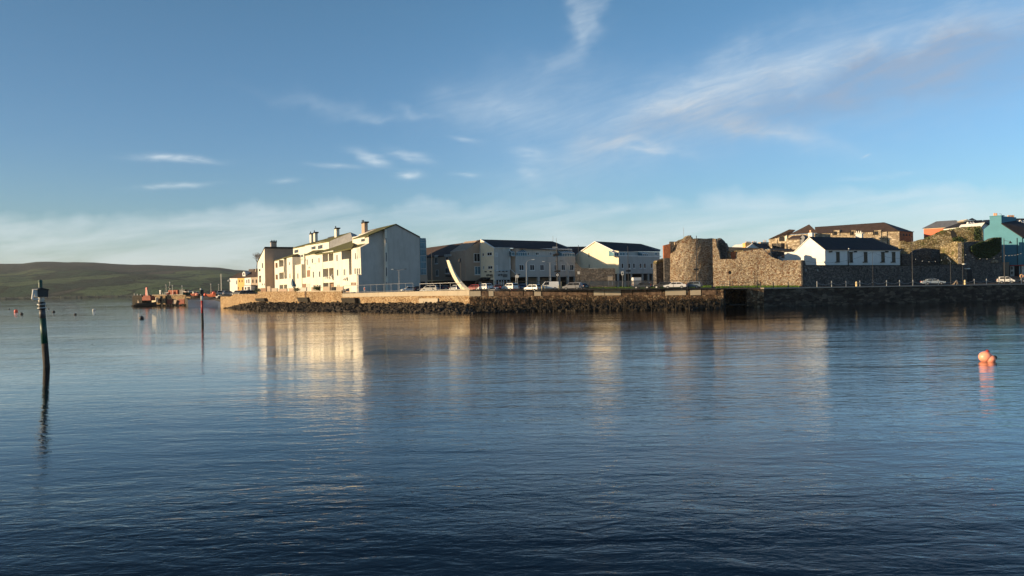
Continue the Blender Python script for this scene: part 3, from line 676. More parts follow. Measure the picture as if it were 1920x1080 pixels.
# satellite dishes: separate pieces bolted on, part of the block
def dish(parent, pl, px, py, r, off=.2, mat='galv'):
    p = pl.pt(px, py, off); n = pl.n3(); ax = (n+Vector((-.4, 0, .5))).normalized(); Mx = ax.to_track_quat('Z', 'Y').to_matrix()
    d = MB().lathe(p+ax*.2, [(0.02, -.12), (r*.5, -.07), (r, .06), (r*.97, .08), (r*.45, -.04), (.02, -.08)], 12, Mx).build('satellite_dish', M[mat], parent)
    MB().tube(p, p+ax*.5-Vector((0, 0, .2)), .03).build('dish_arm', M['dark'], d)
for px, py, r in ((568.5, 486.5, .6), (573, 487, .45), (581, 502, .4), (612, 521, .5), (616.2, 521, .45), (623, 519.5, 1.), (646, 524, .45), (650.5, 523.5, .6)): dish(T, FP, px, py, r, .15 if px > 575 else .15)

# right block
T = thing('apartment_block', 'tallest white block of flats with a plain grey shaded gable end and glazed corner', 'building', GP.pt(730, 545))
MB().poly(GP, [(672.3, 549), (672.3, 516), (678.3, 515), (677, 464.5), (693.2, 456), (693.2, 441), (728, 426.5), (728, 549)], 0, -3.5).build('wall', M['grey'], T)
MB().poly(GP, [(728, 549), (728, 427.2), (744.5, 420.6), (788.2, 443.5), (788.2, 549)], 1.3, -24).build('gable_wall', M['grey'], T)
bay(T, 660, 672.2, 515, 549, -.6, -2)
bay(T, 660, 677.3, 464.7, 515, 0, -2); slit(T, 667, 668.6, 474, 487, 0); slit(T, 670.5, 671.5, 476, 487, 0)
for i, x in enumerate((665.6, 669.8, 673.5)): slit(T, x, x+2.2, 502.5, 514.3, 0)
bay(T, 655.2, 669.2, 514.7, 549, .9, -1)
for k in range(4): bay(T, 658+k*2.6, 659.5+k*2.6, 529.5, 534.8, .96, .8, 'slit', 'vent')
for px, py in ((672.5, 497), (676, 497)): dish(T, FP, px, py, .42, -.45)
# lit attic dormer and its roof
bay(T, 662.5, 693.3, 441.5, 461, -5, -6.5, name='dormer'); slit(T, 679, 690.5, 447, 453, -4.95, bars=2)
MB().poly(FP, [(662.5, 444.5), (693.5, 439.5), (693.5, 441.4), (662.5, 446.2)], -4.6, -6.5).build('dormer_roof', M['cream'], T)
fsheet(T, [(662.5, 466.5, -.2), (678, 464.8, -.2), (693.5, 455, -4.9), (664, 460, -4.9)], 'moss')
MB().sheet([FP.pt(674, 442.5, -5), FP.pt(693.5, 441, -5), GP.pt(745, 419.4, .25), GP.pt(745, 419.4, .25)-GP.n3()*8+Vector((0, 0, -.2))], .3).build('roof', M['moss'], T)
RA, RB, RC = GP.pt(692.5, 440.8, 1.6), GP.pt(744.8, 419.5, 1.6), GP.pt(789.5, 443.4, 1.6); dd = -GP.n3()*24.6; d1 = -GP.n3()*14
MB().sheet([RA, RB, RB+d1, RA+d1], .28).build('roof', M['moss'], T); MB().sheet([RB+Vector((0, 0, .01)), RC, RC+dd, RB+dd+Vector((0, 0, .01))], .28).build('roof', M['roofbrown'], T)
fin = MB().rect(GP, 723.4, 428, 727.9, 549, 1.25, .02).build('stair_recess', M['cream'], T)
for y0, y1 in ((446, 456), (473, 491), (501, 518), (529, 534)): window(T, GP, 723.8, y0, 726.4, y1, 1.25, .06, 0)
c = MB().rect(FP, 680, 418.5, 685.5, 439, -8, -9).build('chimney', M['beige'], T); MB().rect(FP, 679.4, 416, 686.2, 418.4, -7.85, -9.15).build('cap', M['dark'], c)
for x in (681.5, 684): p = FP.pt(x, 416, -8.5); MB().tube(p, p+Vector((0, 0, .55)), .17, .14).build('chimney_pot', M['dark'], c)
# glazed stair tower
gt = MB().poly(GP, [(788.3, 549), (788.3, 445), (800.5, 450), (802.3, 549)], .8, -6).build('stair_tower', M['beige'], T)
lev = [446.5, 450.5, 455, 467, 479.5, 491.5, 504, 515.5]
for a, b in zip(lev[:-1], lev[1:]):
    window(gt, GP, 788.8, a, 800, b-.4, .85, .09, 3, 'greyframe', 'sky glass')
door(T, GP, 788.5, 528, 797, 549, .85, 'dark')

# ---- grey flats behind the car park (left wing, gable, lit face, long front)
CE = (927, 212)
EP = PL((968, 215), (1080, 228))
E2 = PL(CE, (957, 215.2)); LP = perp(E2, 927)     # face turned to the left, catching the sun
T = thing('office_building', 'grey three storey building with black roof, arcade and shop signs', 'building', EP.pt(1000, 545))
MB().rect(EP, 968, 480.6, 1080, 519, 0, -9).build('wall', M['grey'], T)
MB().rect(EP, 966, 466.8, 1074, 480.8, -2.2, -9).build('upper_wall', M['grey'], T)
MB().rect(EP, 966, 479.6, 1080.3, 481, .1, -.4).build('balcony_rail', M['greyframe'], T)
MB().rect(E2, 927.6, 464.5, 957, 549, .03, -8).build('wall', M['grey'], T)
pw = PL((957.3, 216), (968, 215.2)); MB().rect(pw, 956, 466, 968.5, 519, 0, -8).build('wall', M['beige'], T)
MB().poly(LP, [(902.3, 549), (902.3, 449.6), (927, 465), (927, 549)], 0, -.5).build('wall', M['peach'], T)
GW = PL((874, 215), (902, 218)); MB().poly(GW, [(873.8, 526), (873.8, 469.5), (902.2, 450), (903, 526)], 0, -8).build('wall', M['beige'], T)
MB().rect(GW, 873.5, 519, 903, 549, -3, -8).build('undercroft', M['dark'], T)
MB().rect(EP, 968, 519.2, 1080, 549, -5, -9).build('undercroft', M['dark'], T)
for x in (987, 1009, 1031, 1048, 1064, 1077.5): MB().rect(EP, x, 519.2, x+3.3, 549, 0, -.5).build('column', M['grey'], T)
for x0, x1 in ((992, 1007), (1014, 1029)): MB().rect(EP, x0, 521, x1, 549, -3, -3.3).build('shutter', M['beige'], T)
for x0, x1 in ((974, 982.5), (994, 1002.5), (1013, 1020.5), (1039.5, 1046), (1053, 1060), (1069, 1076)): window(T, EP, x0, 496.3, x1, 507, 0, .1, 1, sill=True)
window(T, E2, 930.5, 474, 934, 481.5, 0, .1, 0); window(T, E2, 930.5, 498, 934, 507, 0, .1, 0, gl='sky glass', sill=True)
for a, b, c_, d_ in ((889.5, 901, 475, 491), (890.5, 902, 499.5, 515)): window(T, GW, a, c_, b, d_, 0, .12, 1, sill=True, gl='glass' if c_ < 480 else 'sky glass')
for r in ((906, 909, 474.5, 480.5), (915, 924, 473, 479.3), (907, 909, 498.5, 504.5), (916, 924.5, 498.5, 504.5)): window(T, LP, r[0], r[2], r[1], r[3], 0, .1, 1 if r[1]-r[0] > 5 else 0, sill=True)
for r in ((1005, 1011.5, 473, 478.5), (1031.5, 1035.5, 472.5, 478.5)): window(T, EP, r[0], r[2], r[1], r[3], -2.2, .1, 1)
def lean_glass(parent, pl, x0, x1, y0, y1, f, b, n=5):
    """glazed lean-to on a terrace"""
    a = pl.pt(x0, y1, f); c_ = pl.pt(x1, y1, f); z0 = a.z; z1 = pl.pt(x0, y0, b).z; zm = z0+(z1-z0)*.55; d = pl.n3()*(b-f)
    t = MB().loft([a, c_, Vector((c_.x, c_.y, zm)), Vector((a.x, a.y, zm))], [a+d, c_+d, c_+d+Vector((0, 0, z1-z0)), a+d+Vector((0, 0, z1-z0))]).build('conservatory', M['sky glass'], parent)
    fr = MB()
    for i in range(n+1):
        q = a.lerp(c_, i/n)+pl.n3()*.04; m_ = Vector((q.x, q.y, zm)); e = q+d+Vector((0, 0, z1-z0+.04)); fr.path([q, m_, e], .06, 4)
    fr.tube(a+pl.n3()*.05, c_+pl.n3()*.05, .07, .07, 4); fr.tube(Vector((a.x, a.y, zm))+pl.n3()*.05, Vector((c_.x, c_.y, zm))+pl.n3()*.05, .07, .07, 4); fr.build('glazing_bars', M['frame'], t)
lean_glass(T, EP, 960.5, 966, 468, 480, 0, -2.1, 1); lean_glass(T, EP, 968.3, 989, 468, 480, -.2, -2.1, 5); window(T, EP, 990, 473, 993, 479, -2.2, .1, 0)
lean_glass(T, EP, 1055, 1078, 470.5, 480.5, -.2, -2.1, 5)
MB().rect(EP, 966, 465.8, 1074, 467, -2.0, -2.6).build('gutter', M['frame'], T)
MB().rect(E2, 926.5, 463.8, 957.6, 465.2, .3, -.2).build('gutter', M['frame'], T)
# black roof
r0, r1 = EP.pt(902, 448.8, -4), EP.pt(1038, 452.4, -8)
MB().add([E2.pt(926.5, 464.2, .4), E2.pt(957.5, 464.8, .4), EP.pt(1075.5, 470.5, -2), EP.pt(1074, 466, -14), r1, LP.pt(902.2, 448.8, .2), LP.pt(890, 462, -12)], [(0, 1, 2, 4, 5), (2, 3, 4), (5, 4, 3, 6)]).build('roof', M['roof'], T)
a = [LP.pt(902.2, 448.4, .3), LP.pt(927.2, 464.4, .3), LP.pt(927.2, 465.6, .3), LP.pt(902.2, 449.9, .3)]; MB().loft(a, [q-LP.n3()*.4 for q in a]).build('bargeboard', M['frame'], T)
MB().rect(E2, 927.5, 507, 956.5, 508, .15, -.02).build('string_course', M['greyframe'], T)
for px in (937, 944, 950.5): MB().rect(E2, px, 507.8, px+1.8, 509.3, .5, .1).build('spotlight', M['dark'], T)
for px in (909, 918.5): MB().rect(LP, px, 508.5, px+1.4, 510.5, .5, .05).build('spotlight', M['dark'], T)
MB().rect(LP, 903, 522, 911, 549, .05, -.3).build('entrance', M['dark'], T)
MB().poly(LP, [(894, 526), (903, 520), (911, 520), (911, 524), (894, 528)], 1.6, .05).build('canopy', M['dark'], T)
MB().rect(LP, 911, 524.5, 925, 549, .05, -.3).build('shop_window', M['dark'], T)
sf = MB().rect(E2, 931, 524.5, 956, 549, .06, -.3).build('shop_front', M['dark'], T)
for x in (935, 940, 944.2, 950): MB().rect(E2, x, 525.5, x+.9, 549, .14, .065).build('mullion', M['frame'], sf)
for x0, x1 in ((936, 940), (940.9, 944.2), (951, 955.5)): MB().rect(E2, x0, 528, x1, 536, .075, .062).build('shop_glass', M['beige'], sf)
def lettering(parent, pl, px0, px1, py, hpx, text, off=.12, mat='black', name='sign_lettering', weight=.02):
    cu = bpy.data.curves.new('t', 'FONT'); cu.body = text; cu.size = 1; cu.extrude = .03; cu.offset = weight; cu.resolution_u = 2
    ob = bpy.data.objects.new('t', cu); scene.collection.objects.link(ob); bpy.context.view_layer.update()
    me = bpy.data.meshes.new_from_object(ob.evaluated_get(bpy.context.evaluated_depsgraph_get())); bpy.data.objects.remove(ob)
    xs = [v.co.x for v in me.vertices]; ys = [v.co.y for v in me.vertices]; x0, x1, y0, y1 = min(xs), max(xs), min(ys), max(ys)
    a = pl.pt(px0, py, off); b = pl.pt(px1, py, off); u = pl.u3(); W_ = (b-a).dot(u)
    if W_ < 0: u = -u; W_ = -W_
    H_ = abs(pl.pt(px0, py-hpx, off).z-a.z); n = pl.n3(); mb = MB()
    mb.add([a+u*((v.co.x-x0)/(x1-x0)*W_)+Vector((0, 0, (v.co.y-y0)/(y1-y0)*H_))+n*(v.co.z+.03) for v in me.vertices], [tuple(p.vertices) for p in me.polygons])
    return mb.build(name, M[mat], parent)
lettering(T, E2, 934, 938, 517.5, 3.6, '@l'); lettering(T, E2, 939.2, 951.8, 517.2, 3.9, 'fronto', weight=.03); MB().rect(E2, 943.5, 518, 951.8, 519.5, .15, .05).build('sign_strip', M['black'], T)
lettering(T, LP, 912.5, 914.8, 518, 4, 'Al'); lettering(T, LP, 916, 924.5, 517.6, 4, 'fronto', weight=.03); MB().rect(LP, 919, 518.5, 924.5, 520, .15, .05).build('sign_strip', M['black'], T)
MB().rect(E2, 956.8, 465, 958, 505, .12, -.1).build('downpipe', M['frame'], T); MB().tube(E2.pt(957.4, 504, .1), EP.pt(968, 514, .15), .07).build('downpipe', M['frame'], T)
MB().rect(GW, 902, 452, 903, 524, .2, .0).build('downpipe', M['frame'], T)
p = EP.pt(1038.5, 452.5, -8); MB().tube(p, p+Vector((0, 0, 1.7)), .05).build('aerial', M['galv'], T)
# left wing
WP = PL((801, 233), (874, 215.5))
T = thing('wing_building', 'shaded grey wing with brown slate roof, between tall flats and shop building', 'building', WP.pt(840, 545))
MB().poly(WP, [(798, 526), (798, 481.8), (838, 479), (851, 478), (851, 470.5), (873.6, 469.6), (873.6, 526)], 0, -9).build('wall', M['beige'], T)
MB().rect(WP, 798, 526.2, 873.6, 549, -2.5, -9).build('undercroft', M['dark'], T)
MB().rect(WP, 851, 469.6, 873.7, 478.2, .12, -.1).build('sun_toned_band', M['peach'], T)  # pale colour stands in for sunlight on the raised parapet
MB().sheet([WP.pt(797, 482, .3), WP.pt(852, 478, .3), WP.pt(868, 455.5, -6), WP.pt(797, 465.2, -6)], .25).build('roof', M['roofbrown'], T)
MB().sheet([WP.pt(850.5, 470.8, -1.8), WP.pt(873.6, 469.6, .1), GW.pt(902, 449.4, .2)]  , .25).build('roof', M['roofbrown'], T)
MB().sheet([WP.pt(850.5, 470.8, -1.8), GW.pt(902, 449.4, .2), WP.pt(868, 455.5, -6)], .25).build('roof', M['roofbrown'], T)
MB().sheet([WP.pt(797, 465.4, -6), WP.pt(868, 455.6, -6), WP.pt(885, 462, -14), WP.pt(805, 478, -14)], .25).build('roof', M['roofbrown'], T)
for r in ((816.5, 822, 482.5, 494.5), (818, 823, 506, 517.5), (836.5, 842.5, 481.5, 488), (835.5, 843, 502, 512.5), (851, 858.5, 476, 482), (852, 858.5, 500.2, 506)): window(T, WP, r[0], r[2], r[1], r[3], .12 if r[0] == 851 else 0, .1, 1, sill=True)
MB().rect(WP, 835.5, 516, 848, 518.5, 1.2, 0).build('canopy', M['dark'], T)
MB().rect(WP, 815.5, 478.5, 820, 482, .6, -1.5).build('dormer', M['grey'], T); MB().rect(WP, 834, 477, 846, 481, .6, -1.5).build('dormer', M['grey'], T)
MB().rect(WP, 872, 470, 873.2, 524, .14, .0).build('downpipe', M['frame'], T)
# building behind, only its dark roof shows
BR = PL((1056, 248), (1106, 252)); T = thing('rear_building', 'dark roofed building in the gap between the grey and the cream gabled blocks', 'building', BR.pt(1080, 545))
MB().rect(BR, 1056, 476, 1106, 549, 0, -8).build('wall', M['greystone'], T)
MB().loft([BR.pt(1054, 478, .3), BR.pt(1108, 478, .3), BR.pt(1108, 462.2, -4), BR.pt(1054, 462.4, -4)], [BR.pt(1054, 478, -8.3), BR.pt(1108, 478, -8.3), BR.pt(1108, 462.2, -4.3), BR.pt(1054, 462.4, -4.3)]).build('roof', M['roof'], T)

# ---- cream gabled block
FF = PL((1161, 219), (1236, 231)); FG = perp(FF, 1161)
T = thing('gabled_block', 'cream gable in full sun with grey shaded front, left of the round tower', 'building', FF.pt(1161, 545))
MB().poly(FG, [(1081, 503), (1081, 478.5), (1083.5, 475.8), (1116.5, 453), (1150, 469), (1161, 471), (1161, 503)], 0, -.5).build('gable_wall', M['peach'], T)
MB().rect(FG, 1150, 503, 1161, 513.2, 0, -.5).build('gable_wall', M['peach'], T)
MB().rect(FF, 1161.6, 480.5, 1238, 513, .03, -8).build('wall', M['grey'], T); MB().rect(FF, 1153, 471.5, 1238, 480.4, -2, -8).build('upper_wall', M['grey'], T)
MB().rect(FF, 1161.1, 479.4, 1241, 480.8, .15, -.4).build('balcony_rail', M['frame'], T)
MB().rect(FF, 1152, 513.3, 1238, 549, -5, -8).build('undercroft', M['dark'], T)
for x in (1159.5, 1172, 1184, 1205, 1216, 1225, 1234): MB().rect(FF, x, 513.2, x+1.8, 549, -.2, -.7).build('column', M['grey'], T)
for x in (1165.5, 1178.5, 1187, 1199.5, 1207.5, 1220): window(T, FF, x, 493.5, x+4, 503, .02, .1, 0, sill=True)
for r in ((1162.5, 1173), (1175, 1178.5), (1197.5, 1201), (1228, 1233)): window(T, FF, r[0], 473.3, r[1], 479.2, -2, .1, 1 if r[1]-r[0] > 4 else 0, gl='sky glass')
lean_glass(T, FF, 1206, 1216, 472.5, 480.5, -.2, -1.95, 3)
lean_glass(T, FF, 1152.5, 1160.8, 470, 480, 0, -2, 2)
for r in ((1104.6, 1106, 474.5, 482), (1104.8, 1106, 496, 502.5)): MB().rect(FG, r[0], r[2], r[1], r[3], .02, -.1).build('window_slit', M['dark'], T)
MB().rect(FG, 1150.8, 470, 1152, 479, .06, -.1).build('window_slit', M['dark'], T)
ra, rb = FG.pt(1116.5, 452.3, .2), FF.pt(1203, 457.2, -7)
MB().add([FG.pt(1152, 470.2, .2), FF.pt(1161, 470.8, -1.8), FF.pt(1238.5, 472, -1.8), rb, ra, FG.pt(1080, 478.3, .2), FF.pt(1240, 468, -15)], [(0, 1, 2, 3, 4), (2, 6, 3), (4, 3, 6, 5)]).build('roof', M['roof'], T)
a = [FG.pt(1080, 478.6, .3), FG.pt(1083, 475.2, .3), FG.pt(1116.5, 452.2, .3), FG.pt(1151, 469.2, .3), FG.pt(1151, 470.2, .3), FG.pt(1116.5, 453.3, .3), FG.pt(1083.6, 476.3, .3), FG.pt(1081, 479, .3)]
MB().loft(a, [q-FG.n3()*.45 for q in a]).build('bargeboard', M['frame'], T)
# dark garden wall below it, fence, and notice board
DW = PL((1078, 212), (1154, 211)); T = thing('garden_wall', 'dark stone wall in shadow under the cream gable', 'wall', DW.pt(1110, 540))
MB().poly(DW, [(1079, 549), (1079, 492), (1092, 503.2), (1154, 503.2), (1154, 549)], 0, -.8).build('masonry', M['greystone'], T)
FEN = PL((1078, 194), (1235, 199)); T = thing('picket_fence', 'pale timber paling fence at the back of the lawn', 'fence', FEN.pt(1150, 540))
mb = MB(); px = 1079.
while px < 1232:
    mb.rect(FEN, px, 526, px+.9, 536, 0, -.06); px += 1.7
mb.build('palings', M['tan'], T); MB().rect(FEN, 1078, 528, 1233, 528.8, -.07, -.15).build('rail', M['tan'], T)
# ================================================================ CASTLE
def tower_ring(name, label, cpx, D, Rm, tops, mat, batter=.04, base=3.5, n=56, cat='tower'):
    c = XY(cpx, D); t = thing(name, label, cat, (c.x, c.y, base)); vs = []; H_ = 9
    view = math.atan2(-c.y, -c.x)
    for i in range(n):
        a = 2*math.pi*i/n; d = Vector((math.cos(a), math.sin(a))); q = c+d*Rm
        qx = Vector((q.x, q.y)); k = q.x/q.y; px = 960+F*k   # column seen
        front = d.dot(-c) > -.15*c.length
        yt = lerp(tops, px); z1 = P(px, yt, q.y).z if front else P(px, yt, c.y).z-.4
        z1 += math.sin(i*5.3)*.06
        for j in range(H_+1):
            z = base+(z1-base)*j/H_; r = Rm*(1+batter*(1-j/H_))*(1+.006*math.sin(i*3.7+j*2.1)); p = c+d*r; vs.append((p.x, p.y, z))
    fs = []; r_ = H_+1
    for i in range(n):
        for j in range(H_): fs.append((i*r_+j, ((i+1) % n)*r_+j, ((i+1) % n)*r_+j+1, i*r_+j+1))
    vs.append((c.x, c.y, max(v[2] for v in vs)-1.0)); k = len(vs)-1
    for i in range(n): fs.append((i*r_+H_, ((i+1) % n)*r_+H_, k))
    MB().add(vs, fs).build('masonry', M[mat], t); return t
CW = PL((1340, 187), (1506, 177.5)); SW = PL((1506, 177.5), (1880, 203))
T = tower_ring('round_tower', 'big round ruined castle tower of rubble stone, half in sun half in shade', 1293.5, 197, 6.25, [(1250, 480), (1254, 479), (1262, 473), (1268, 469), (1272, 458), (1280, 450), (1287, 447.5), (1330, 447), (1345, 447.2)], 'stone', .03)
TP = PL((1253, 193), (1337, 193))
MB().poly(TP, [(1267, 470), (1267, 453.5), (1284, 449), (1292, 441.5), (1297, 442.2), (1298.5, 448.5), (1318, 448.8), (1318, 470)], -1.6, -5).build('upper_wall', M['stone'], T)
mb = MB(); r = random.Random(4)
for i in range(160):
    x = r.uniform(1272, 1299); y = lerp([(1272, 452), (1284, 447.5), (1290, 443), (1296, 441.5), (1299, 447)], x)+r.uniform(0, 1.2); leanrock(mb, TP.pt(x, y+.8, -2.5-r.random()*2), r.uniform(.15, .4), r)
mb.build('broken_top', M['ruin'], T)
bt = MB().poly(TP, [(1245.5, 484), (1245.5, 460), (1258.2, 457), (1258.2, 484)], -1, -2).build('brick_patch', M['brick'], T)
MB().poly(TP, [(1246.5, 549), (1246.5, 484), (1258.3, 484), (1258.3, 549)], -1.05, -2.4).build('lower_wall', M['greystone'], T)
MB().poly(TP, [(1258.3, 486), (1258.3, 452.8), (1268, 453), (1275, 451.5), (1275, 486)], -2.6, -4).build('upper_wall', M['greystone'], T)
MB().rect(TP, 1314, 450.5, 1319, 454, 1.25, .6).build('patch', M['concrete'], T)
p = TP.pt(1283.7, 447, -3); MB().tube(p, p+Vector((0, 0, 2.8)), .04).build('flag_pole', M['galv'], T)
LT = PL((1231, 197), (1253, 198.5)); T = thing('castle_turret', 'low broken stone stub in shade at the left foot of the round tower', 'ruin', LT.pt(1242, 540))
MB().poly(LT, [(1231, 549), (1231, 493), (1233, 488.5), (1240, 487), (1247, 484), (1252.5, 489), (1252.5, 549)], 0, -1.4).build('masonry', M['greystone'], T)
MB().poly(LT, [(1231.2, 493.5), (1233, 489), (1240, 487.3), (1247, 484.5), (1252.5, 489.5), (1252.5, 492.5), (1240, 491), (1232.5, 496)], .12, -1.3).build('mossy_top', M['ruin'], T)
# curtain wall
T = thing('castle_wall', 'high sunlit castle curtain wall of rubble stone with a stepped broken top', 'wall', CW.pt(1420, 540))
pts = [(1337.5, 549), (1337.5, 448), (1343.5, 447.5), (1344.5, 452.5), (1345.3, 463), (1349, 470), (1351, 486), (1389, 485.7), (1391.5, 471.5), (1400, 470), (1420, 467.2), (1432, 466), (1439, 474), (1447, 481.5), (1457, 485.5), (1469, 489.5), (1469.5, 487.8), (1485, 488), (1506, 487.5), (1506, 549)]
rr = random.Random(8); P2 = []
for (a, b), (c_, d_) in zip(pts, pts[1:]):
    P2.append((a, b)); L_ = math.hypot(c_-a, d_-b)
    if b < 500 and d_ < 500 and L_ > 5:
        for k in range(1, int(L_/2.6)): t_ = k/int(L_/2.6); P2.append((a+(c_-a)*t_, b+(d_-b)*t_+rr.uniform(-.4, .4)))
P2.append(pts[-1]); MB().poly(CW, P2, 0, -1.5).build('masonry', M['stone'], T)
MB().poly(CW, [(1349, 490), (1351, 471.5), (1379, 470.6), (1380.5, 487.5), (1351, 488)], -3, -4).build('inner_wall', M['stone'], T)
MB().rect(CW, 1371.5, 471.2, 1379.8, 486, -2.9, -3.2).build('brick_patch', M['brick'], T)
MB().rect(CW, 1383.5, 471, 1394, 486, -3, -4).build('inner_wall', M['stone'], T); MB().rect(CW, 1351.5, 470.3, 1394, 472, -2.8, -4).build('lintel', M['ruin'], T)
MB().poly(CW, [(1344.5, 490), (1344.5, 448), (1350.5, 446.2), (1356, 451), (1358.5, 455), (1361, 455.5), (1364, 463), (1364, 490)], -2.2, -4.5).build('gable_stub', M['greystone'], T)
MB().poly(CW, [(1429, 467.8), (1445, 467), (1446, 482), (1440, 479)], -4, -5.5).build('inner_wall', M['stone'], T)
for x, y in ((1454, 506), (1466.5, 506), (1477.5, 506.5), (1489, 505.5), (1503, 506)): MB().rect(CW, x, y, x+1.2, y+5, .03, -.2).build('slot', M['slit'], T)
for x in (1422, 1447.5, 1468.5): MB().rect(CW, x, 492 if x > 1430 else 478, x+.5, 506, .04, -.2).build('crack', M['slit'], T)
MB().rect(CW, 1501.5, 504, 1506.05, 549, .08, -.2).build('quoin', M['stone'], T)
RB_ = PL((1360, 212), (1450, 206)); T = thing('castle_lean_to', 'long low black roof behind the broken curtain wall', 'building', RB_.pt(1400, 540))
MB().rect(RB_, 1366, 472, 1446, 545, 0, -6).build('wall', M['greystone'], T)
MB().poly(RB_, [(1352, 474), (1366, 463), (1432, 465.2), (1447, 473), (1447, 476)], .4, -6).build('roof', M['roof'], T)
T = thing('castle_wall', 'long low castle wall in deep shadow below the white barrack house and the ruin', 'wall', SW.pt(1700, 540))
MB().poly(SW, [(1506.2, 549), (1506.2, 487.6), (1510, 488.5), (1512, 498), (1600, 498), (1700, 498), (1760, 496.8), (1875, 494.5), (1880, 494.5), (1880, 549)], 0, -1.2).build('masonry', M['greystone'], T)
MB().poly(SW, [(1512, 496.9), (1600, 497), (1700, 497), (1760, 495.8), (1805, 494.8), (1805, 496.3), (1700, 498.6), (1512, 498.6)], .1, -1.3).build('coping', M['quayblack'], T)
for x in (1590.5, 1609, 1626, 1643.5, 1661, 1677, 1692, 1709.5, 1727, 1744, 1759, 1774.5, 1790.5): MB().rect(SW, x, 504.3-(x-1590)*.005, x+1.5, 510-(x-1590)*.005, .03, -.2).build('slot', M['dark'], T)
for x, y in ((1511.5, 504.5), (1533.5, 504.5)): MB().rect(SW, x, y, x+1.3, y+4, .04, -.2).build('plaque', M['galv'], T)
dr = MB().poly(SW, [(1814.5, 532), (1814.5, 506), (1816, 503.8), (1821, 503.6), (1823, 506), (1823, 532)], .06, -.3).build('doorway', M['dark'], T)
l_ = MB().rect(SW, 1813.5, 503, 1820, 504.4, .8, .05).build('wall_lamp', M['lamp'], T)
l_ = MB().rect(SW, 1809, 494.3, 1812.5, 495.8, .8, .05).build('wall_lamp', M['lamp'], T)
MB().rect(SW, 1504.9, 488, 1506.1, 549, .15, -1.3).build('corner_edge', M['greystone'], T)

# ---- ruined gatehouse on the right
RU = PL((1690, 233), (1846, 227)); GH = PL((1804.5, 203), (1880, 208)); GHL = PL((1764, 212), (1804.5, 203))
T = thing('castle_ruin', 'big broken rampart of sunlit stone with grassy top, behind the low dark wall', 'ruin', RU.pt(1760, 540))
pts = [(1690, 549), (1690, 452), (1697, 451.5), (1702, 454), (1713, 453.5), (1725, 449.5), (1737, 448), (1748, 443), (1757, 438), (1766, 433.5), (1778, 430.5), (1790, 430), (1800, 428), (1806, 425.5), (1826, 425), (1838, 424.5), (1842, 427), (1845, 436), (1846, 549)]
P2 = []
for (a, b), (c_, d_) in zip(pts, pts[1:]):
    P2.append((a, b)); L_ = math.hypot(c_-a, d_-b)
    if b < 500 and d_ < 500 and L_ > 4:
        for k in range(1, int(L_/2.5)): t_ = k/int(L_/2.5); P2.append((a+(c_-a)*t_, b+(d_-b)*t_+rr.uniform(-.5, .5)))
P2.append(pts[-1]); MB().poly(RU, P2, 0, -3).build('masonry', M['ruin'], T)
for q in ([(1784, 434), (1788, 431.5), (1794, 437), (1796, 443), (1791, 446), (1786, 446)], [(1827, 438), (1829, 430), (1836, 429), (1840, 436), (1839.5, 450), (1828, 451)]): MB().poly(RU, q, .06, -.5).build('cavity', M['dark'], T)
def tufts(name, label, fn, n, seed, mat='ivy', s=(.12, .3), cat='plant', parent=None):
    r = random.Random(seed); mb = MB()
    for i in range(n):
        p = fn(r); a = Vector((r.gauss(0, 1), r.gauss(0, 1), r.gauss(0, 1))).normalized(); b = a.orthogonal().normalized(); k = r.uniform(*s); c_ = a.cross(b)
        mb.add([p-b*k, p+c_*k*.7, p+b*k, p-c_*k*.7], [(0, 1, 2, 3)])
    o = mb.build(name, M[mat], parent)
    if parent is None: tag(o, label, cat, kind=None)
    return o
def topfn(pl, prof, f0, f1, dy=2.):
    def fn(r):
        x = r.uniform(prof[0][0], prof[-1][0]); return pl.pt(x, lerp(prof, x)+r.uniform(-1., dy), r.uniform(f1, f0))
    return fn
tufts('grass_tufts', 'dry grass and weeds growing along the top of the sunlit broken rampart', topfn(RU, [(1735, 448), (1748, 443), (1766, 433.5), (1800, 428), (1840, 424.5), (1845, 432)], .2, -3, 4), 900, 3, 'grass', (.1, .28))
tufts('ivy_clump', 'dark ivy clump in the middle of the rampart between the two dark cavities', lambda r: RU.pt(r.uniform(1788, 1808), r.gauss(450, 2.6), r.uniform(.05, .6)), 500, 4, 'ivy', (.1, .26))
tufts('ivy_clump', 'dark ivy around the right cavity of the rampart under its highest point', lambda r: RU.pt(r.gauss(1834, 3), r.uniform(428, 450), r.uniform(.05, .5)), 450, 41, 'ivy', (.1, .24))
T = thing('gatehouse_ruin', 'square ruined gatehouse, left face sunlit and right face dark with ivy', 'ruin', GH.pt(1840, 540))
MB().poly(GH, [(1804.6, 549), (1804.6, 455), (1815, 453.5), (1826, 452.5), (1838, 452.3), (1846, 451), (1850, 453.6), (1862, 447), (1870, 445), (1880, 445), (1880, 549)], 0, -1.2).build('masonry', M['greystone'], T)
MB().poly(GHL, [(1764, 549), (1764, 462), (1775, 459), (1786, 454), (1796, 452), (1804.4, 455), (1804.4, 549)], 0, -.6).build('masonry', M['ruin'], T)
MB().poly(GH, [(1860, 493), (1861, 488.5), (1867, 486.6), (1872.5, 488), (1873, 493)], .3, -.1).build('buttress', M['stone'], T)
MB().rect(GH, 1848, 452, 1879.9, 549, -1.22, -5.5).build('unseen_shadow_wall', M['greystone'], T)  # unseen wall added so its shadow falls on the teal house
SHADOW_PL = PL((1697, 212), (1806, 217)); MB().poly(SHADOW_PL, [(1692, 549), (1692, 476), (1712, 476.5), (1716, 473), (1722, 468.5), (1730, 465.5), (1738, 465), (1752, 466.5), (1766, 468.5), (1780, 474), (1804, 480.5), (1804, 549)], 0, -1.5).build('lower_wall', M['greystone'], T)  # added dark wall, its top shaped like a cast shadow on the rampart
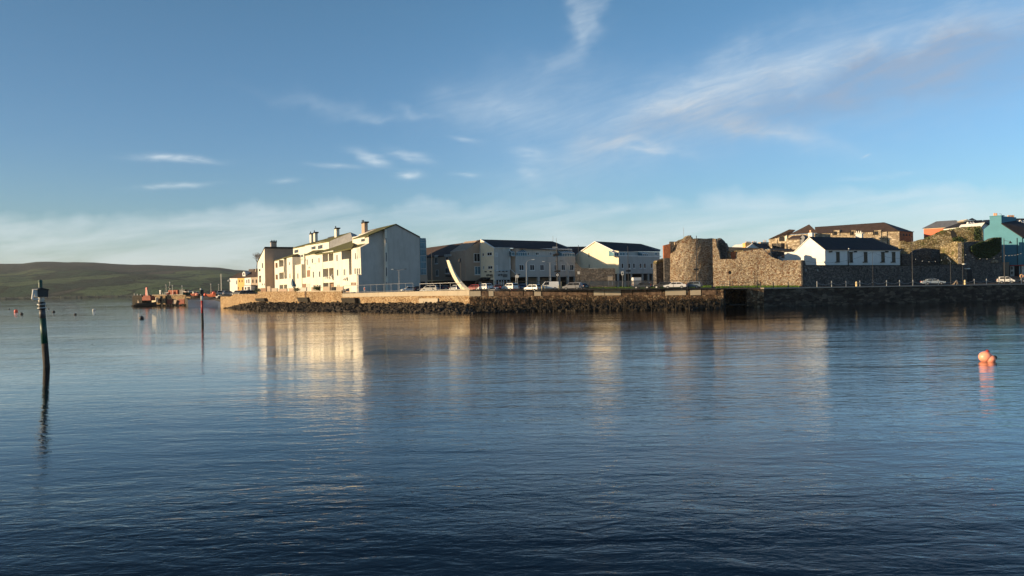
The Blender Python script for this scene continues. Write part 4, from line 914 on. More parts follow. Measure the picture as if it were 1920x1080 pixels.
tufts('ivy', 'thick dark green ivy covering the shaded face of the square gatehouse ruin', lambda r: (lambda x: GH.pt(x, min(482+r.uniform(-6, 6), r.uniform(lerp([(1822, 462), (1840, 453), (1850, 453), (1865, 446), (1878, 446)], x), lerp([(1822, 470), (1835, 485), (1860, 484), (1878, 470)], x))), r.uniform(.03, .5)))(r.uniform(1822, 1877)), 5200, 6, 'ivy', (.12, .28))
for x, y, rr_ in ((1827.5, 493, .5), (1811, 495.5, .3)):
    pass

# ---- white barrack house behind the castle wall
HF = PL((1548, 190), (1690, 203)); HG = perp(HF, 1548)
T = thing('barrack_house', 'long white house with sunlit left gable, black hipped roof and five dark windows', 'house', HF.pt(1548, 545))
MB().poly(HG, [(1489, 549), (1489, 472.3), (1518.5, 445), (1548, 469), (1548, 549)], 0, -19).build('wall', M['white'], T)
MB().rect(HF, 1548.4, 469, 1690, 549, .02, -13).build('wall', M['white'], T)
ra, rb = HG.pt(1518.5, 443.6, .3), HF.pt(1634, 446, -5)
MB().add([HG.pt(1548.8, 468.6, .3)+HF.n3()*.3, HF.pt(1696, 469.5, .4), rb, ra, HG.pt(1487.5, 472.8, .3), HF.pt(1690, 469, -13)], [(0, 1, 2, 3), (1, 5, 2), (3, 2, 5, 4)]).build('roof', M['roof'], T)
MB().rect(HF, 1548, 468.7, 1691, 470, .12, -.02).build('gutter', M['frame'], T)
for x in (1569, 1593.5, 1621, 1653.5, 1673.5):
    wn = window(T, HF, x, 473, x+6, 490.8, .02, .07, 0, mat='dark', sill=False); MB().rect(HF, x-.6, 490.8, x+7.2, 492.2, .3, .02).build('sill', M['greystone'], wn); MB().rect(HF, x-.8, 472.2, x+7, 473, .1, .02).build('lintel', M['greystone'], wn)
for x in (1558.5, 1605, 1664): MB().rect(HF, x, 470.5, x+3.6, 473, .5, .02).build('vent_hood', M['dark'], T)
MB().rect(HF, 1593, 465.5, 1594.3, 470, .3, .1).build('vent_pipe', M['frame'], T); MB().rect(HF, 1591.3, 471, 1592.4, 498, .15, .03).build('downpipe', M['dark'], T)
MB().rect(HF, 1688.7, 469.9, 1690.1, 549, .06, -.1).build('quoins', M['greystone'], T)
a = [HG.pt(1488, 473, .2), HG.pt(1518.5, 444.2, .2), HG.pt(1548.6, 468.8, .2), HG.pt(1548.6, 470, .2), HG.pt(1518.5, 445.6, .2), HG.pt(1488.6, 474, .2)]; MB().loft(a, [q-HG.n3()*.3 for q in a]).build('bargeboard', M['frame'], T)
BH = PL((1466, 206), (1489, 206)); T = thing('outbuilding', 'small white outbuilding with brown tiled roof against the left gable of the white barrack house', 'shed', BH.pt(1478, 545))
MB().rect(BH, 1468.5, 480, 1490, 545, 0, -4).build('wall', M['white'], T); MB().sheet([BH.pt(1466, 481, .3), BH.pt(1491, 481, .3), BH.pt(1492, 467.5, -4), BH.pt(1482, 468, -4)], .3).build('roof', M['roofbrown'], T)
window(T, BH, 1480, 482.5, 1486, 488, 0, .08, 0)

# ---- houses and barracks further back
def simple_house(name, label, cat, px0, px1, D0, D1, eave, eave1, ridge_, depth=9, mat='white', rmat='roof', side=0):
    pl = PL((px0, D0), (px1, D1)); t = thing(name, label, cat, pl.pt((px0+px1)/2, 545))
    MB().poly(pl, [(px0, 545), (px0, eave), (px1, eave1), (px1, 545)], 0, -depth).build('wall', M[mat], t)
    (x0, y0), (x1, y1) = ridge_; n = pl.n3(); o = -depth/2
    A = [pl.pt(px0-1, eave+.4, .3), pl.pt(px1+1, eave1+.4, .3)]; r0, r1 = pl.pt(x0, y0, o), pl.pt(x1, y1, o)
    MB().add(A+[r1, r0, A[0]-n*(depth+.6), A[1]-n*(depth+.6)], [(0, 1, 2, 3), (1, 5, 2), (2, 5, 4, 3), (3, 4, 0), (0, 4, 5, 1)]).build('roof', M[rmat], t)
    return t, pl
M['stone2'] = rubble('pale barracks stone', [(.46, .38, .27), (.36, .29, .20), (.54, .46, .35), (.30, .24, .17)], 1.3, (.22, .17, .11), .8, (.7, .7, 1.5))
ST = PL((1575, 252), (1688, 240)); ST2 = PL((1688, 240), (1715, 250))
T = thing('barracks', 'large lit stone barracks with dark slate roof rising behind the white barrack house', 'building', ST.pt(1630, 545))
MB().poly(ST, [(1535, 545), (1535, 437), (1688, 432.5), (1688, 545)], 0, -12).build('wall', M['stone2'], T)
MB().poly(ST2, [(1688.2, 545), (1688.2, 432.5), (1714, 435), (1714, 545)], 0, -10).build('side_wall', M['brick'], T)
A = [ST.pt(1534, 437.6, .4), ST.pt(1688, 433.2, .4), ST2.pt(1716, 435.2, .5)]
MB().add(A+[ST.pt(1660, 416.8, -6), ST.pt(1530, 425.5, -6), ST.pt(1530, 437, -12.5), ST2.pt(1716, 434, -10)], [(0, 1, 3, 4), (1, 2, 3), (3, 2, 6, 5, 4), (0, 4, 5), (0, 5, 6, 2, 1)]).build('roof', M['roofbrown'], T)
for x0, x1, y0, y1 in ((1586, 1591, 432, 436.5), (1628, 1633.5, 429.5, 433.5)): MB().sheet([ST.pt(x0, y1, -.6), ST.pt(x1, y1, -.6), ST.pt(x1+1.5, y0, -2.3), ST.pt(x0+1.5, y0, -2.3)], .15).build('skylight', M['lamp'], T)
for x0, x1 in ((1565, 1576), (1598, 1606), (1641, 1654)):
    d = MB().rect(ST, x0, 431.5, x1, 442, .3, -3).build('dormer', M['stone2'], T); MB().rect(ST, x0-2.5, 432.5, x0-.1, 441, .35, -2).build('dormer_cheek', M['dark'], d)
    window(d, ST, x0+.6, 434, x0+(x1-x0)*.55, 440.5, .32, .08, 1, 'dark')
MB().rect(ST, 1665, 433, 1666, 462, .12, -.1).build('downpipe', M['dark'], T)
for x in (1695, 1700.5, 1706): MB().rect(ST2, x, 438.5, x+3, 442.5, .04, -.1).build('window', M['dark'], T)
c = MB().rect(ST, 1606, 438, 1617.5, 448, 8, 6.5).build('chimney', M['white'], T); MB().rect(ST, 1604.5, 436.5, 1619, 438, 8.3, 6.2).build('cap', M['whitep'], c)
for x in (1608, 1612, 1616): p = ST.pt(x, 436.5, 7.2); MB().tube(p, p+Vector((0, 0, .6)), .2, .17).build('chimney_pot', M['whitep'], c)
SL = PL((1443, 246), (1484, 240)); T = thing('barracks', 'left wing of the stone barracks with a pyramid roof peak and arched window', 'building', SL.pt(1465, 545))
MB().poly(SL, [(1443, 545), (1443, 448), (1475, 441), (1530, 437.5), (1530, 545)], 0, -9).build('wall', M['stone2'], T)
MB().add([SL.pt(1442, 448.6, .4), SL.pt(1484, 440, .4), SL.pt(1482, 430, -5), SL.pt(1494, 431, -6), SL.pt(1450, 446, -9)], [(0, 1, 3, 2), (0, 2, 4), (2, 3, 4), (0, 4, 3, 1)]).build('roof', M['roofbrown'], T)
MB().add([SL.pt(1481, 440, .5), SL.pt(1536, 436.6, .5), SL.pt(1519.3, 420.6, -5), SL.pt(1481, 440, -11), SL.pt(1536, 436.6, -11)], [(0, 1, 2), (1, 4, 2), (4, 3, 2), (3, 0, 2), (0, 3, 4, 1)]).build('roof', M['roofbrown'], T)
MB().poly(SL, [(1462.5, 452), (1462.5, 446.5), (1465, 443.5), (1470, 443.3), (1473, 446), (1473, 452)], .05, -.2).build('arched_window', M['dark'], T)
MB().poly(SL, [(1473.2, 452), (1473.2, 444), (1477, 440.6), (1477, 452)], .5, -.2).build('dormer_cheek', M['cream'], T)
MB().rect(SL, 1458.3, 449, 1459.2, 462, .1, -.1).build('downpipe', M['dark'], T)
MB().rect(SL, 1476, 447, 1501, 470, 4, 0).build('annex', M['stone2'], T); MB().sheet([SL.pt(1479, 447.5, 4.3), SL.pt(1502, 446.5, 4.3), SL.pt(1507, 440.5, 1.5), SL.pt(1487, 442.5, 1.5)], .3).build('annex_roof', M['roofbrown'], T)
MB().poly(SL, [(1501.5, 446.5), (1507, 440.5), (1511, 445), (1505, 460), (1501.5, 462)], 3.8, 2).build('annex_side', M['slateclad'], T)
MB().rect(SL, 1449, 456.5, 1466, 470, 6, 4).build('dark_annex', M['greystone'], T)
c = MB().rect(SL, 1517, 436.5, 1524.5, 447, 8, 7).build('chimney', M['white'], T); MB().rect(SL, 1519.8, 431.5, 1522.4, 436.4, 7.9, 7.3).build('chimney_pot', M['pot'], c)
T, pl = simple_house('slate_building', 'low black roofed building behind the curtain wall, below the left wing of the barracks', 'building', 1446, 1490, 214, 212, 468.5, 470, ((1448, 465.5), (1486, 467)), 6, 'greystone')
pl = PL((1398, 226), (1447, 230)); T = thing('cottage', 'small white gabled cottage with castellated yellow chimney behind the castle wall', 'house', pl.pt(1420, 545))
MB().poly(pl, [(1402, 545), (1402, 464.5), (1413.3, 456), (1426.5, 465), (1426.5, 545)], 0, -8).build('wall', M['white'], T)
MB().loft([pl.pt(1413.5, 455.2, .3), pl.pt(1427, 465, .3), pl.pt(1427, 466, .3), pl.pt(1413.5, 456.3, .3)], [q for q in (pl.pt(1440, 457.6, -7), pl.pt(1448, 466, -7), pl.pt(1448, 467, -7), pl.pt(1440, 458.7, -7))]).build('roof', M['roof'], T)
c = MB().rect(pl, 1399, 455.5, 1409.5, 465, -.8, -2).build('chimney', M['yellow'], T)
for k in range(4): p = pl.pt(1400.3+k*2.5, 455.4, -1.4); MB().tube(p, p+Vector((0, 0, .4)), .17, .14).build('chimney_pot', M['pot'], c)
c = MB().rect(pl, 1412, 454.5, 1420.5, 460, -3.8, -5).build('chimney', M['roofbrown'], T)
for k in range(3): p = pl.pt(1413+k*3, 454.4, -4.4); MB().tube(p, p+Vector((0, 0, .35)), .15, .12).build('chimney_pot', M['pot'], c)
c = MB().rect(pl, 1428, 454, 1443, 465, -6.8, -8).build('chimney', M['tan'], T)
for k in range(2): p = pl.pt(1434+k*3.5, 454, -7.4); MB().tube(p, p+Vector((0, 0, .7)), .13, .1).build('chimney_pot', M['pot'], c)
# salmon red house and roofs on the right skyline
RD = PL((1734, 262), (1808, 250)); T = thing('red_house', 'salmon red rendered house with dark hipped roof above the sunlit rampart', 'house', RD.pt(1770, 545))
MB().poly(RD, [(1734, 545), (1734, 429), (1808, 424.8), (1808, 545)], 0, -10).build('wall', M['salmon'], T); MB().poly(RD, [(1733.5, 427.8), (1808.3, 423.6), (1808.3, 425.4), (1733.5, 429.6)], .2, -.1).build('cornice', M['peach'], T)
MB().add([RD.pt(1731, 428.6, .6), RD.pt(1810, 424.2, .6), RD.pt(1795, 412.8, -5), RD.pt(1758, 415, -5), RD.pt(1731, 428, -11), RD.pt(1812, 424, -11)], [(0, 1, 2, 3), (1, 5, 2), (2, 5, 4, 3), (3, 4, 0), (0, 4, 5, 1)]).build('roof', M['slateclad'], T)
T, pl = simple_house('slate_roofed_house', 'dark roofed white house with dormers between the red house and the teal house', 'house', 1808, 1846, 245, 246, 424.5, 422.5, ((1811, 414), (1844, 412.5)), 9, 'white')
for x in (1817, 1822, 1827): p = pl.pt(x, 419.5, -1.5); MB().ball(p, .5, (1, 1, 1.3), 6, 4).build('dormer', M['white'], T)
MB().poly(pl, [(1823, 427), (1829, 420.5), (1836, 427)], .6, -1).build('gablet', M['white'], T)
MB().add([pl.pt(1816, 413, -6), pl.pt(1833, 412.5, -6), pl.pt(1825, 408.6, -8), pl.pt(1833, 413, -11), pl.pt(1816, 413, -11)], [(0, 1, 2), (1, 3, 2), (3, 4, 2), (4, 0, 2), (0, 4, 3, 1)]).build('roof', M['roof'], T)
MB().poly(pl, [(1808, 414.5), (1816.5, 411), (1820, 414), (1811, 416)], -3, -6).build('parapet', M['peach'], T)
pl = PL((1838, 232), (1860, 234)); T = thing('gabled_house', 'white gable house half hidden by the teal gable', 'house', pl.pt(1850, 545))
MB().poly(pl, [(1843, 545), (1843, 425), (1850, 417), (1859, 424), (1859, 545)], 0, -8).build('wall', M['white'], T)
a = [pl.pt(1842, 426, .4), pl.pt(1850, 416.6, .4), pl.pt(1862, 424.5, .4), pl.pt(1862, 411.8, -7), pl.pt(1846, 412.5, -7), pl.pt(1838, 423, -7)]
MB().sheet([a[0], a[1], a[4], a[5]], .25).build('roof', M['roof'], T); MB().sheet([a[1], a[2], a[3], a[4]], .25).build('roof', M['roof'], T)
# teal house
TL = PL((1880, 211), (1920, 222)); TG = PL((1846, 222), (1880, 214)); TE = PL((1846, 218), (1917, 210))
T = thing('teal_house', 'teal gable end house with tall chimney and clay pots at the right edge', 'house', TE.pt(1890, 545))
MB().poly(TE, [(1846.5, 545), (1846.5, 430), (1858, 421), (1858, 405.8), (1880, 405.2), (1880, 420.5), (1918, 445.5), (1918, 545)], 0, -9).build('gable_wall', M['teal'], T)
MB().loft([TE.pt(1879.5, 418.2, .25), TE.pt(1919, 444.4, .25), TE.pt(1919, 446.2, .25), TE.pt(1879.5, 420.2, .25)], [TE.pt(1902, 411.5, -9), TE.pt(1985, 439, -9), TE.pt(1985, 441, -9), TE.pt(1902, 413.5, -9)]).build('roof', M['roof'], T)
MB().rect(TE, 1918.1, 446, 1990, 545, -.3, -9).build('front_wall', M['blue' if 0 else 'teal'], T)
c = MB().rect(TE, 1857.3, 404.2, 1880.7, 405.6, .12, -1.6).build('cap', M['teal'], T)
for x in (1867, 1870.7): p = TE.pt(x, 404.5, -.8); MB().lathe(p, [(.24, 0), (.28, .1), (.2, .2), (.22, .6), (.26, .66), (.2, .72)], 10).build('chimney_pot', M['pot'], T)
p = TE.pt(1880, 404.5, -.8); MB().path([p, p+Vector((0, 0, .5)), p+Vector((-.5, 0, .6))], .04).build('aerial', M['dark'], T)
MB().tube(TE.pt(1908.5, 446, .12), TE.pt(1908.5, 497, .12), .07).build('downpipe', M['dark'], T)
sh = MB().rect(TE, 1892, 497.6, 1990, 545, .1, -.5).build('shop_front', M['dark'], T)
MB().rect(TE, 1893.5, 495.8, 1990, 497.5, .5, .1).build('fascia', M['red'], sh)
sb = MB().rect(TE, 1894.5, 498, 1902, 518, .25, .12).build('sign_board', M['whitep'], sh); lettering(sb, TE, 1896, 1900, 505.5, 5.5, 'B', .28, name='sign_letter', weight=.02); lettering(sb, TE, 1896, 1900, 514.5, 5.5, 'e', .28, name='sign_letter', weight=.02)
for x0, x1, m_ in ((1911.5, 1913.8, 'greyframe'), (1916, 1921, 'whitep')): MB().rect(TE, x0, 498, x1, 524, .2, .11).build('pilaster', M[m_], sh)
MB().rect(TE, 1880.5, 491.5, 1892, 520, .4, .05).build('stone_pier', M['tan'], T)
pl = PL((1884, 232), (1925, 232)); T = thing('teal_house', 'second teal chimney stack and black roof with dormers behind the teal gable', 'house', pl.pt(1900, 545))
MB().rect(pl, 1882, 421, 1960, 545, -4, -9).build('wall', M['white'], T); MB().loft([pl.pt(1882, 430, -2), pl.pt(1965, 446, -2), pl.pt(1950, 409.5, -6), pl.pt(1880, 409.5, -6)], [pl.pt(1882, 430, -2.4)-Vector((0, 0, .3)), pl.pt(1965, 446, -2.4)-Vector((0, 0, .3)), pl.pt(1950, 409.5, -6.4)-Vector((0, 0, .3)), pl.pt(1880, 409.5, -6.4)-Vector((0, 0, .3))]).build('roof', M['roof'], T)
c = MB().rect(pl, 1884.5, 409.3, 1907.3, 424, 0, -1.6).build('chimney', M['teal'], T); MB().rect(pl, 1883.8, 407.7, 1907.9, 409.2, .1, -1.7).build('cap', M['teal'], c)
for x in (1893, 1896.5, 1899.7, 1902.5): p = pl.pt(x, 407.8, -.8); MB().lathe(p, [(.24, 0), (.2, .15), (.22, .6), (.2, .7)], 10).build('chimney_pot', M['pot'], c)
for x in (1911, 1921):
    d = MB().poly(pl, [(x, 431), (x, 419), (x+5, 413.5), (x+10, 419), (x+10, 431)], 0, -3).build('dormer', M['white'], T); MB().poly(pl, [(x+2.5, 428), (x+2.5, 420), (x+5, 417.5), (x+7.5, 420), (x+7.5, 428)], .05, -.1).build('window', M['dark'], d)
    a = [pl.pt(x-.8, 419.6, .3), pl.pt(x+5, 412.4, .3), pl.pt(x+10.8, 419.6, .3), pl.pt(x+10.8, 420.6, .3), pl.pt(x+5, 413.8, .3), pl.pt(x-.8, 420.6, .3)]; MB().loft(a, [q-pl.n3()*3 for q in a]).build('dormer_roof', M['frame'], d)

# ================================================================ LEFT: street houses, pier, slipway
RW = PL((431, 350), (486, 338))
def rowhouse(label, x0, x1, y0, y1, mat, wins, ridgey0, ridgey1, rx0, rx1, extra=None):
    t = thing('row_house', label, 'house', RW.pt((x0+x1)/2, 545))
    MB().poly(RW, [(x0, 552), (x0, y0), (x1, y1), (x1, 552)], 0, -9).build('wall', M[mat], t)
    A = [RW.pt(x0-.4, y0+.4, .3), RW.pt(x1, y1+.4, .3)]; B = [RW.pt(rx1, ridgey1, -5), RW.pt(rx0, ridgey0, -5)]; n = RW.n3()*9.6
    MB().add(A+B+[A[0]-n, A[1]-n], [(0, 1, 2, 3), (1, 5, 2), (2, 5, 4, 3), (3, 4, 0), (0, 4, 5, 1)]).build('roof', M['roofbrown'], t)
    for w_ in wins: window(t, RW, w_[0], w_[2], w_[1], w_[3], 0, .1, 0, 'dark')
    return t
t = rowhouse('white end house of the quay terrace, nearest the water', 431, 445.4, 521.2, 521, 'white', [(443.2, 444.2, 526, 533)], 514, 512.5, 444, 446)
lp = RW.pt(428.5, 526.5, .5); MB().path([RW.pt(431, 524.5, -.5), RW.pt(429, 524, .3), lp], .05).build('lamp_bracket', M['galv'], t); MB().ball(lp, .35, (1, 1, 1), 8, 5).build('lamp_glass', M['lamp'], t)
t = rowhouse('yellow fronted terrace house between two white ones', 445.5, 458.6, 521, 520.5, 'yellow', [(448.5, 449.8, 525, 529), (453.6, 454.8, 525, 529), (446.2, 447.4, 538, 543), (454, 456.5, 538, 544)], 512.5, 510, 446, 461)
t = rowhouse('white terrace house with a round topped roof dormer and a shopfront porch', 458.7, 470.8, 520.4, 519.5, 'white', [(462.5, 463.7, 524.5, 531), (466.3, 467.7, 523.5, 531)], 510, 508, 461, 470)
d = MB().poly(RW, [(455, 518), (455, 512), (456.3, 509.8), (458.2, 509.3), (460, 511), (460.5, 518)], -.8, -4).build('dormer', M['white'], t); MB().rect(RW, 456.6, 512, 458.4, 516, -.75, -1).build('pane', M['glass'], d)
pc = MB().rect(RW, 457.5, 535.3, 470.5, 552, 2, 0).build('porch', M['white'], t); window(pc, RW, 459, 538, 462, 543.5, 2.02, .1, 0); window(pc, RW, 464, 537, 469, 545, 2.02, .1, 1); MB().rect(RW, 457, 534.5, 471, 535.2, 2.2, 0).build('porch_roof', M['roofbrown'], pc)
t = rowhouse('tan stone terrace house beside the tall white flats', 470.9, 485, 519.4, 518.6, 'tan', [(473.5, 475.5, 524, 530.5), (480, 482, 524, 530.5), (474.3, 477, 536, 545), (481, 483, 535, 542)], 506, 503, 474, 486)
c = MB().rect(RW, 466.8, 504.5, 476.5, 513, -4, -5.5).build('chimney', M['roofbrown'], t); c = MB().rect(RW, 478.8, 504, 480.3, 513, -3, -4.4).build('chimney', M['tan'], t)
def bare_tree(label, px, base, D, h, seed, spread=1.):
    t = thing('bare_tree', label, 'tree', P(px, base, D)); r = random.Random(seed); tw = MB(); tk = MB()
    def grow(p, d, L_, rad, lev):
        q = p+d*L_; (tk if lev < 2 else tw).tube(p, q, rad, rad*.62, 5 if lev < 3 else 3)
        if lev >= 6: return
        for k in range(3 if lev < 5 else 2):
            nd = (d+Vector((r.uniform(-.7, .7)*spread, r.uniform(-.7, .7)*spread, r.uniform(-.1, .45)))).normalized(); grow(q, nd, L_*r.uniform(.62, .82), rad*.6, lev+1)
    grow(P(px, base, D), Vector((0, 0, 1)), h*.28, h*.022, 0)
    tk.build('trunk', M['bark'], t); tw.build('crown', M['bark'], t)
bare_tree('leafless tree showing above the terrace roofs, left of the tall half gable', 482, 512, 335, 9.5, 5)
bare_tree('second leafless tree top half hidden behind the left gable of the white flats', 487, 510, 345, 10, 15)

# pier
PI = PL((249, 345), (360, 332))
T = thing('pier', 'low sunlit stone pier with dark seaward end, far left', 'pier', PI.pt(300, 575))
MB().poly(PI, [(284.5, 580), (284.5, 552.6), (311, 553), (349, 553.2), (349, 580)], 0, -9).build('masonry', M['quaywarm'], T)
MB().poly(PI, [(347.5, 580), (347.5, 556), (356, 556.5), (358.5, 565.5), (358, 572), (348, 573)], .5, -7).build('ramp_wall', M['quaywarm'], T)
MB().poly(PI, [(247.5, 580), (247.5, 558), (249.5, 554), (266, 554), (266, 580)], 1.5, -9).build('timber_end', M['weed'], T)
MB().poly(PI, [(266, 580), (266, 556), (284.5, 556), (284.5, 580)], -1, -9).build('masonry', M['weed'], T)
MB().rect(PI, 284.5, 552.2, 349, 553.6, .3, -9).build('coping', M['concrete'], T)
for x0, x1 in ((312, 323), (334, 345)): MB().rect(PI, x0, 561, x1, 571, .15, -.3).build('stained_panel', M['rust'], T)
for x in (309.5, 346.5, 299): MB().rect(PI, x, 555, x+1.8, 571, .5, -.1).build('timber_pile', M['timber'], T)
MB().poly(PI, [(322, 571.5), (326, 562), (331, 563), (327.5, 572), (326.5, 569)], .9, .2).build('stone_prop', M['tan'], T)
mb = MB(); r = random.Random(77)
for i in range(170): px = r.uniform(247, 350); q = PI.pt(px, 571, r.uniform(.3, 3.2)); leanrock(mb, (q.x, q.y, r.uniform(-.2, .35)), r.uniform(.4, .95), r)
tag(mb.build('pier_rocks', M['rock']), 'dark rocks around the foot of the far pier', 'rocks', kind='stuff')
SLP = thing('slip_way', 'x', 'x', (0, 0, 0)); bpy.data.objects.remove(SLP)
sl = MB(); vs = []
prof = [(352, 575.5), (380, 576.5), (410, 576.5), (436, 577.5)]; ptop = [(352, 557.5), (380, 558.2), (400, 560), (416, 563), (436, 568.5)]
for i in range(13):
    px = 352+84*i/12; f = Wd(px, lerp(prof, px)); zt = 2.6-1.8*max(0, (px-400)/36); Dt = 318-60*(px-352)/84
    for k in range(7):
        t_ = k/6; D = f.y+(Dt-f.y)*t_; q = XY(px, D, 560); vs.append((q.x, q.y, -.1+(zt+.1)*t_))
struct('slipway', sl.add(vs, [(i*7+k, i*7+7+k, i*7+8+k, i*7+k+1) for i in range(12) for k in range(6)]), M['slip'])
q0 = [XY(x, D, 550) for x, D in ((345, 342), (352, 318), (400, 287), (416, 275), (440, 262), (483, 243), (484, 420), (345, 420))]
struct('quay_yard', MB().add([(q.x, q.y, z) for q, z in zip(q0, (3.9, 2.6, 2.6, 3.0, 3.9, 4.2, 4.6, 4.2))]+[(q.x, q.y, -1) for q in q0], [tuple(range(8))]+[(i, (i+1) % 8, (i+1) % 8+8, i+8) for i in range(8)]), M['asphalt'])
def crate(name, label, cat, pl, x0, y0, x1, y1, f, b, mat, group=None, ribs=0, lid=None):
    t = thing(name, label, cat, pl.pt((x0+x1)/2, y1, f), group); o = MB().rect(pl, x0, y0, x1, y1, f, b).build('body', M[mat], t, bevel=.05)
    if ribs:
        mb = MB()
        for k in range(ribs): x = x0+(x1-x0)*(k+.3)/ribs; mb.rect(pl, x, y0+.5, x+(x1-x0)/ribs*.35, y1-.5, f+.09, f-.01)
        mb.build('ribs', M[mat], t)
    if lid: MB().rect(pl, x0-.3, y0-.9, x1+.3, y0-.05, f+.1, b-.1).build('lid', M[lid], t)
    return t
crate('container', 'orange shipping container on the pier, beside the black one', 'container', PI, 315.5, 544, 333, 552.6, -1.5, -4, 'rustor', None, 6)
crate('container', 'black container on the pier right of the orange one', 'container', PI, 335.5, 543, 346.5, 552.4, -2, -4.5, 'black', None, 5)
crate('crate', 'low red crate at the left end of the orange container', 'crate', PI, 311, 549, 315.2, 552.3, -1, -2.5, 'rust', lid='whitep')
crate('crate', 'small pinkish crate on the right of the black container', 'crate', PI, 344, 547.5, 349, 552.8, -.5, -1.6, 'rust', lid='whitep')
crate('tank', 'narrow white upright tank standing on the pier edge', 'tank', PI, 298.8, 545.3, 300.8, 551.9, -1, -1.5, 'whitep', lid='galv')
crate('panel', 'big white board leaning against the pier foot beside the red workboat', 'board', PI, 284, 559, 295, 566.8, 1.6, 1.3, 'peach', lid='whitep')
for x, y in ((251.5, 550), (257.5, 550.5), (263.3, 551), (305.5, 549), (309.3, 547)):
    p = PI.pt(x, y, -.5); t = thing('mooring_pole', {251.5: 'thin pole at the far left tip of the pier', 257.5: 'second thin pole from the left tip of the pier', 263.3: 'thin pole on the pier just left of the red crane mast', 305.5: 'short thin pole on the pier right of the white tank', 309.3: 'pale green pole on the pier left of the orange container'}[x], 'pole', (p.x, p.y, 3.5))
    MB().tube((p.x, p.y, 3.4), p, .13, .1).build('pole', M['galv'], t); MB().tube(p, p+Vector((0, 0, .12)), .16, .1).build('cap', M['dark'], t)
# red workboat with crane mast
def hull(mb, c, L_, B, Hh, rz, sheer=.35):
    cs = []; Mx = Matrix.Rotation(rz, 3, 'Z'); N_ = 12; vs = []
    for i in range(N_+1):
        t_ = i/N_*2-1; w = B/2*(1-max(0, t_)**2.6)*(1 if t_ > -.9 else .92); z = Hh*(1+sheer*max(0, t_)**2)
        for y, zz in ((-w, z), (-w*.82, z*.35), (-w*.25, -.25), (w*.25, -.25), (w*.82, z*.35), (w, z)): vs.append(Vector(c)+Mx@Vector((t_*L_/2, y, zz)))
    fs = [(i*6+k, i*6+k+1, (i+1)*6+k+1, (i+1)*6+k) for i in range(N_) for k in range(5)]+[(i*6+5, i*6, (i+1)*6, (i+1)*6+5) for i in range(N_)]+[(0, 1, 2, 3, 4, 5), tuple(N_*6+k for k in range(5, -1, -1))]
    return mb.add(vs, fs)
bp = PI.pt(274, 571, 5); T = thing('workboat', 'small red workboat with a tall red crane mast moored at the pier end', 'boat', (bp.x, bp.y, 0))
hull(MB(), (bp.x, bp.y, 0), 8.5, 3, 1.4, .1).build('hull', M['black'], T)
MB().rect(PI, 266, 556.5, 282, 563.5, 6.2, 3.6).build('wheelhouse', M['rust'], T, bevel=.1); MB().rect(PI, 268, 554.3, 281, 556.4, 6, 3.8).build('deck_gear', M['rust'], T)
MB().poly(PI, [(272, 554), (272.6, 539.3), (275.2, 538.6), (276, 554)], 5.2, 4.7).build('mast', M['red'], T); MB().poly(PI, [(275.8, 556), (275.4, 541), (277.6, 551), (278, 556)], 5.3, 4.8).build('boom', M['black'], T)
MB().poly(PI, [(257, 568), (258, 561.5), (260.5, 568)], 3, 2.5).build('fender_board', M['tan'], T)
# boats and trailers hauled out on the slipway
YA = PL((352, 305), (415, 290))
def smallboat(label, px, py, D, L_, rz, mat, cab='whitep', col2='dark'):
    p = P(px, py, D); t = thing('small_boat', label, 'boat', p, 'boats hauled out above the slipway')
    hull(MB(), p, L_, L_*.36, L_*.16, rz).build('hull', M[mat], t); Mx = Matrix.Rotation(rz, 3, 'Z')
    MB().box(p+Mx@Vector((L_*.08, 0, L_*.16+.45)), (L_*.28, L_*.22, .9), rz).build('cabin', M[cab], t, bevel=.05)
    MB().box(p+Mx@Vector((L_*.08, 0, L_*.16+.62)), (L_*.285, L_*.225, .3), rz).build('windscreen', M['glass'], t)
    MB().box(p+Vector((0, 0, -.4)), (L_*.6, .8, .3), rz).build('trailer', M[col2], t)
smallboat('red boat on a trailer right of the pier end', 363.5, 553.8, 305, 4.6, -.9, 'rust')
smallboat('dark boat with white cabin between the red boat and the red channel post', 371, 554.5, 300, 4.5, -1.3, 'black')
smallboat('red and orange boat above the slipway, right of the red channel post', 397, 555.3, 298, 5, -.6, 'rustor', 'rust')
smallboat('small dark boat right of the orange boat on the yard', 405, 553.5, 305, 4.5, .3, 'black', 'black')
smallboat('white sailing dinghy standing on the slipway edge at the wall end', 410.5, 557.5, 283, 3.2, 1.4, 'whitep', 'whitep')
smallboat('pale green boat furthest left in the yard beyond the pier', 354, 551.5, 318, 4.6, .5, 'green', 'whitep')
for i, (px, py, c_, lab) in enumerate([(384.5, 552.5, 'orange', 'round pink buoy lying on the yard right of the red post'), (400.5, 549.5, 'orange', 'red buoy hanging on the orange boat above the slipway'), (369, 552, 'pinkor', 'faded pink buoy between the two boats left of the red post')]):
    p = P(px, py, 292); t = thing('float', lab, 'float', p); MB().ball(p, .55, (1, 1, 1.1), 12, 8).build('ball', M[c_], t, True); MB().tube(p+Vector((0, 0, .5)), p+Vector((0, 0, .8)), .1).build('eye', M['dark'], t)
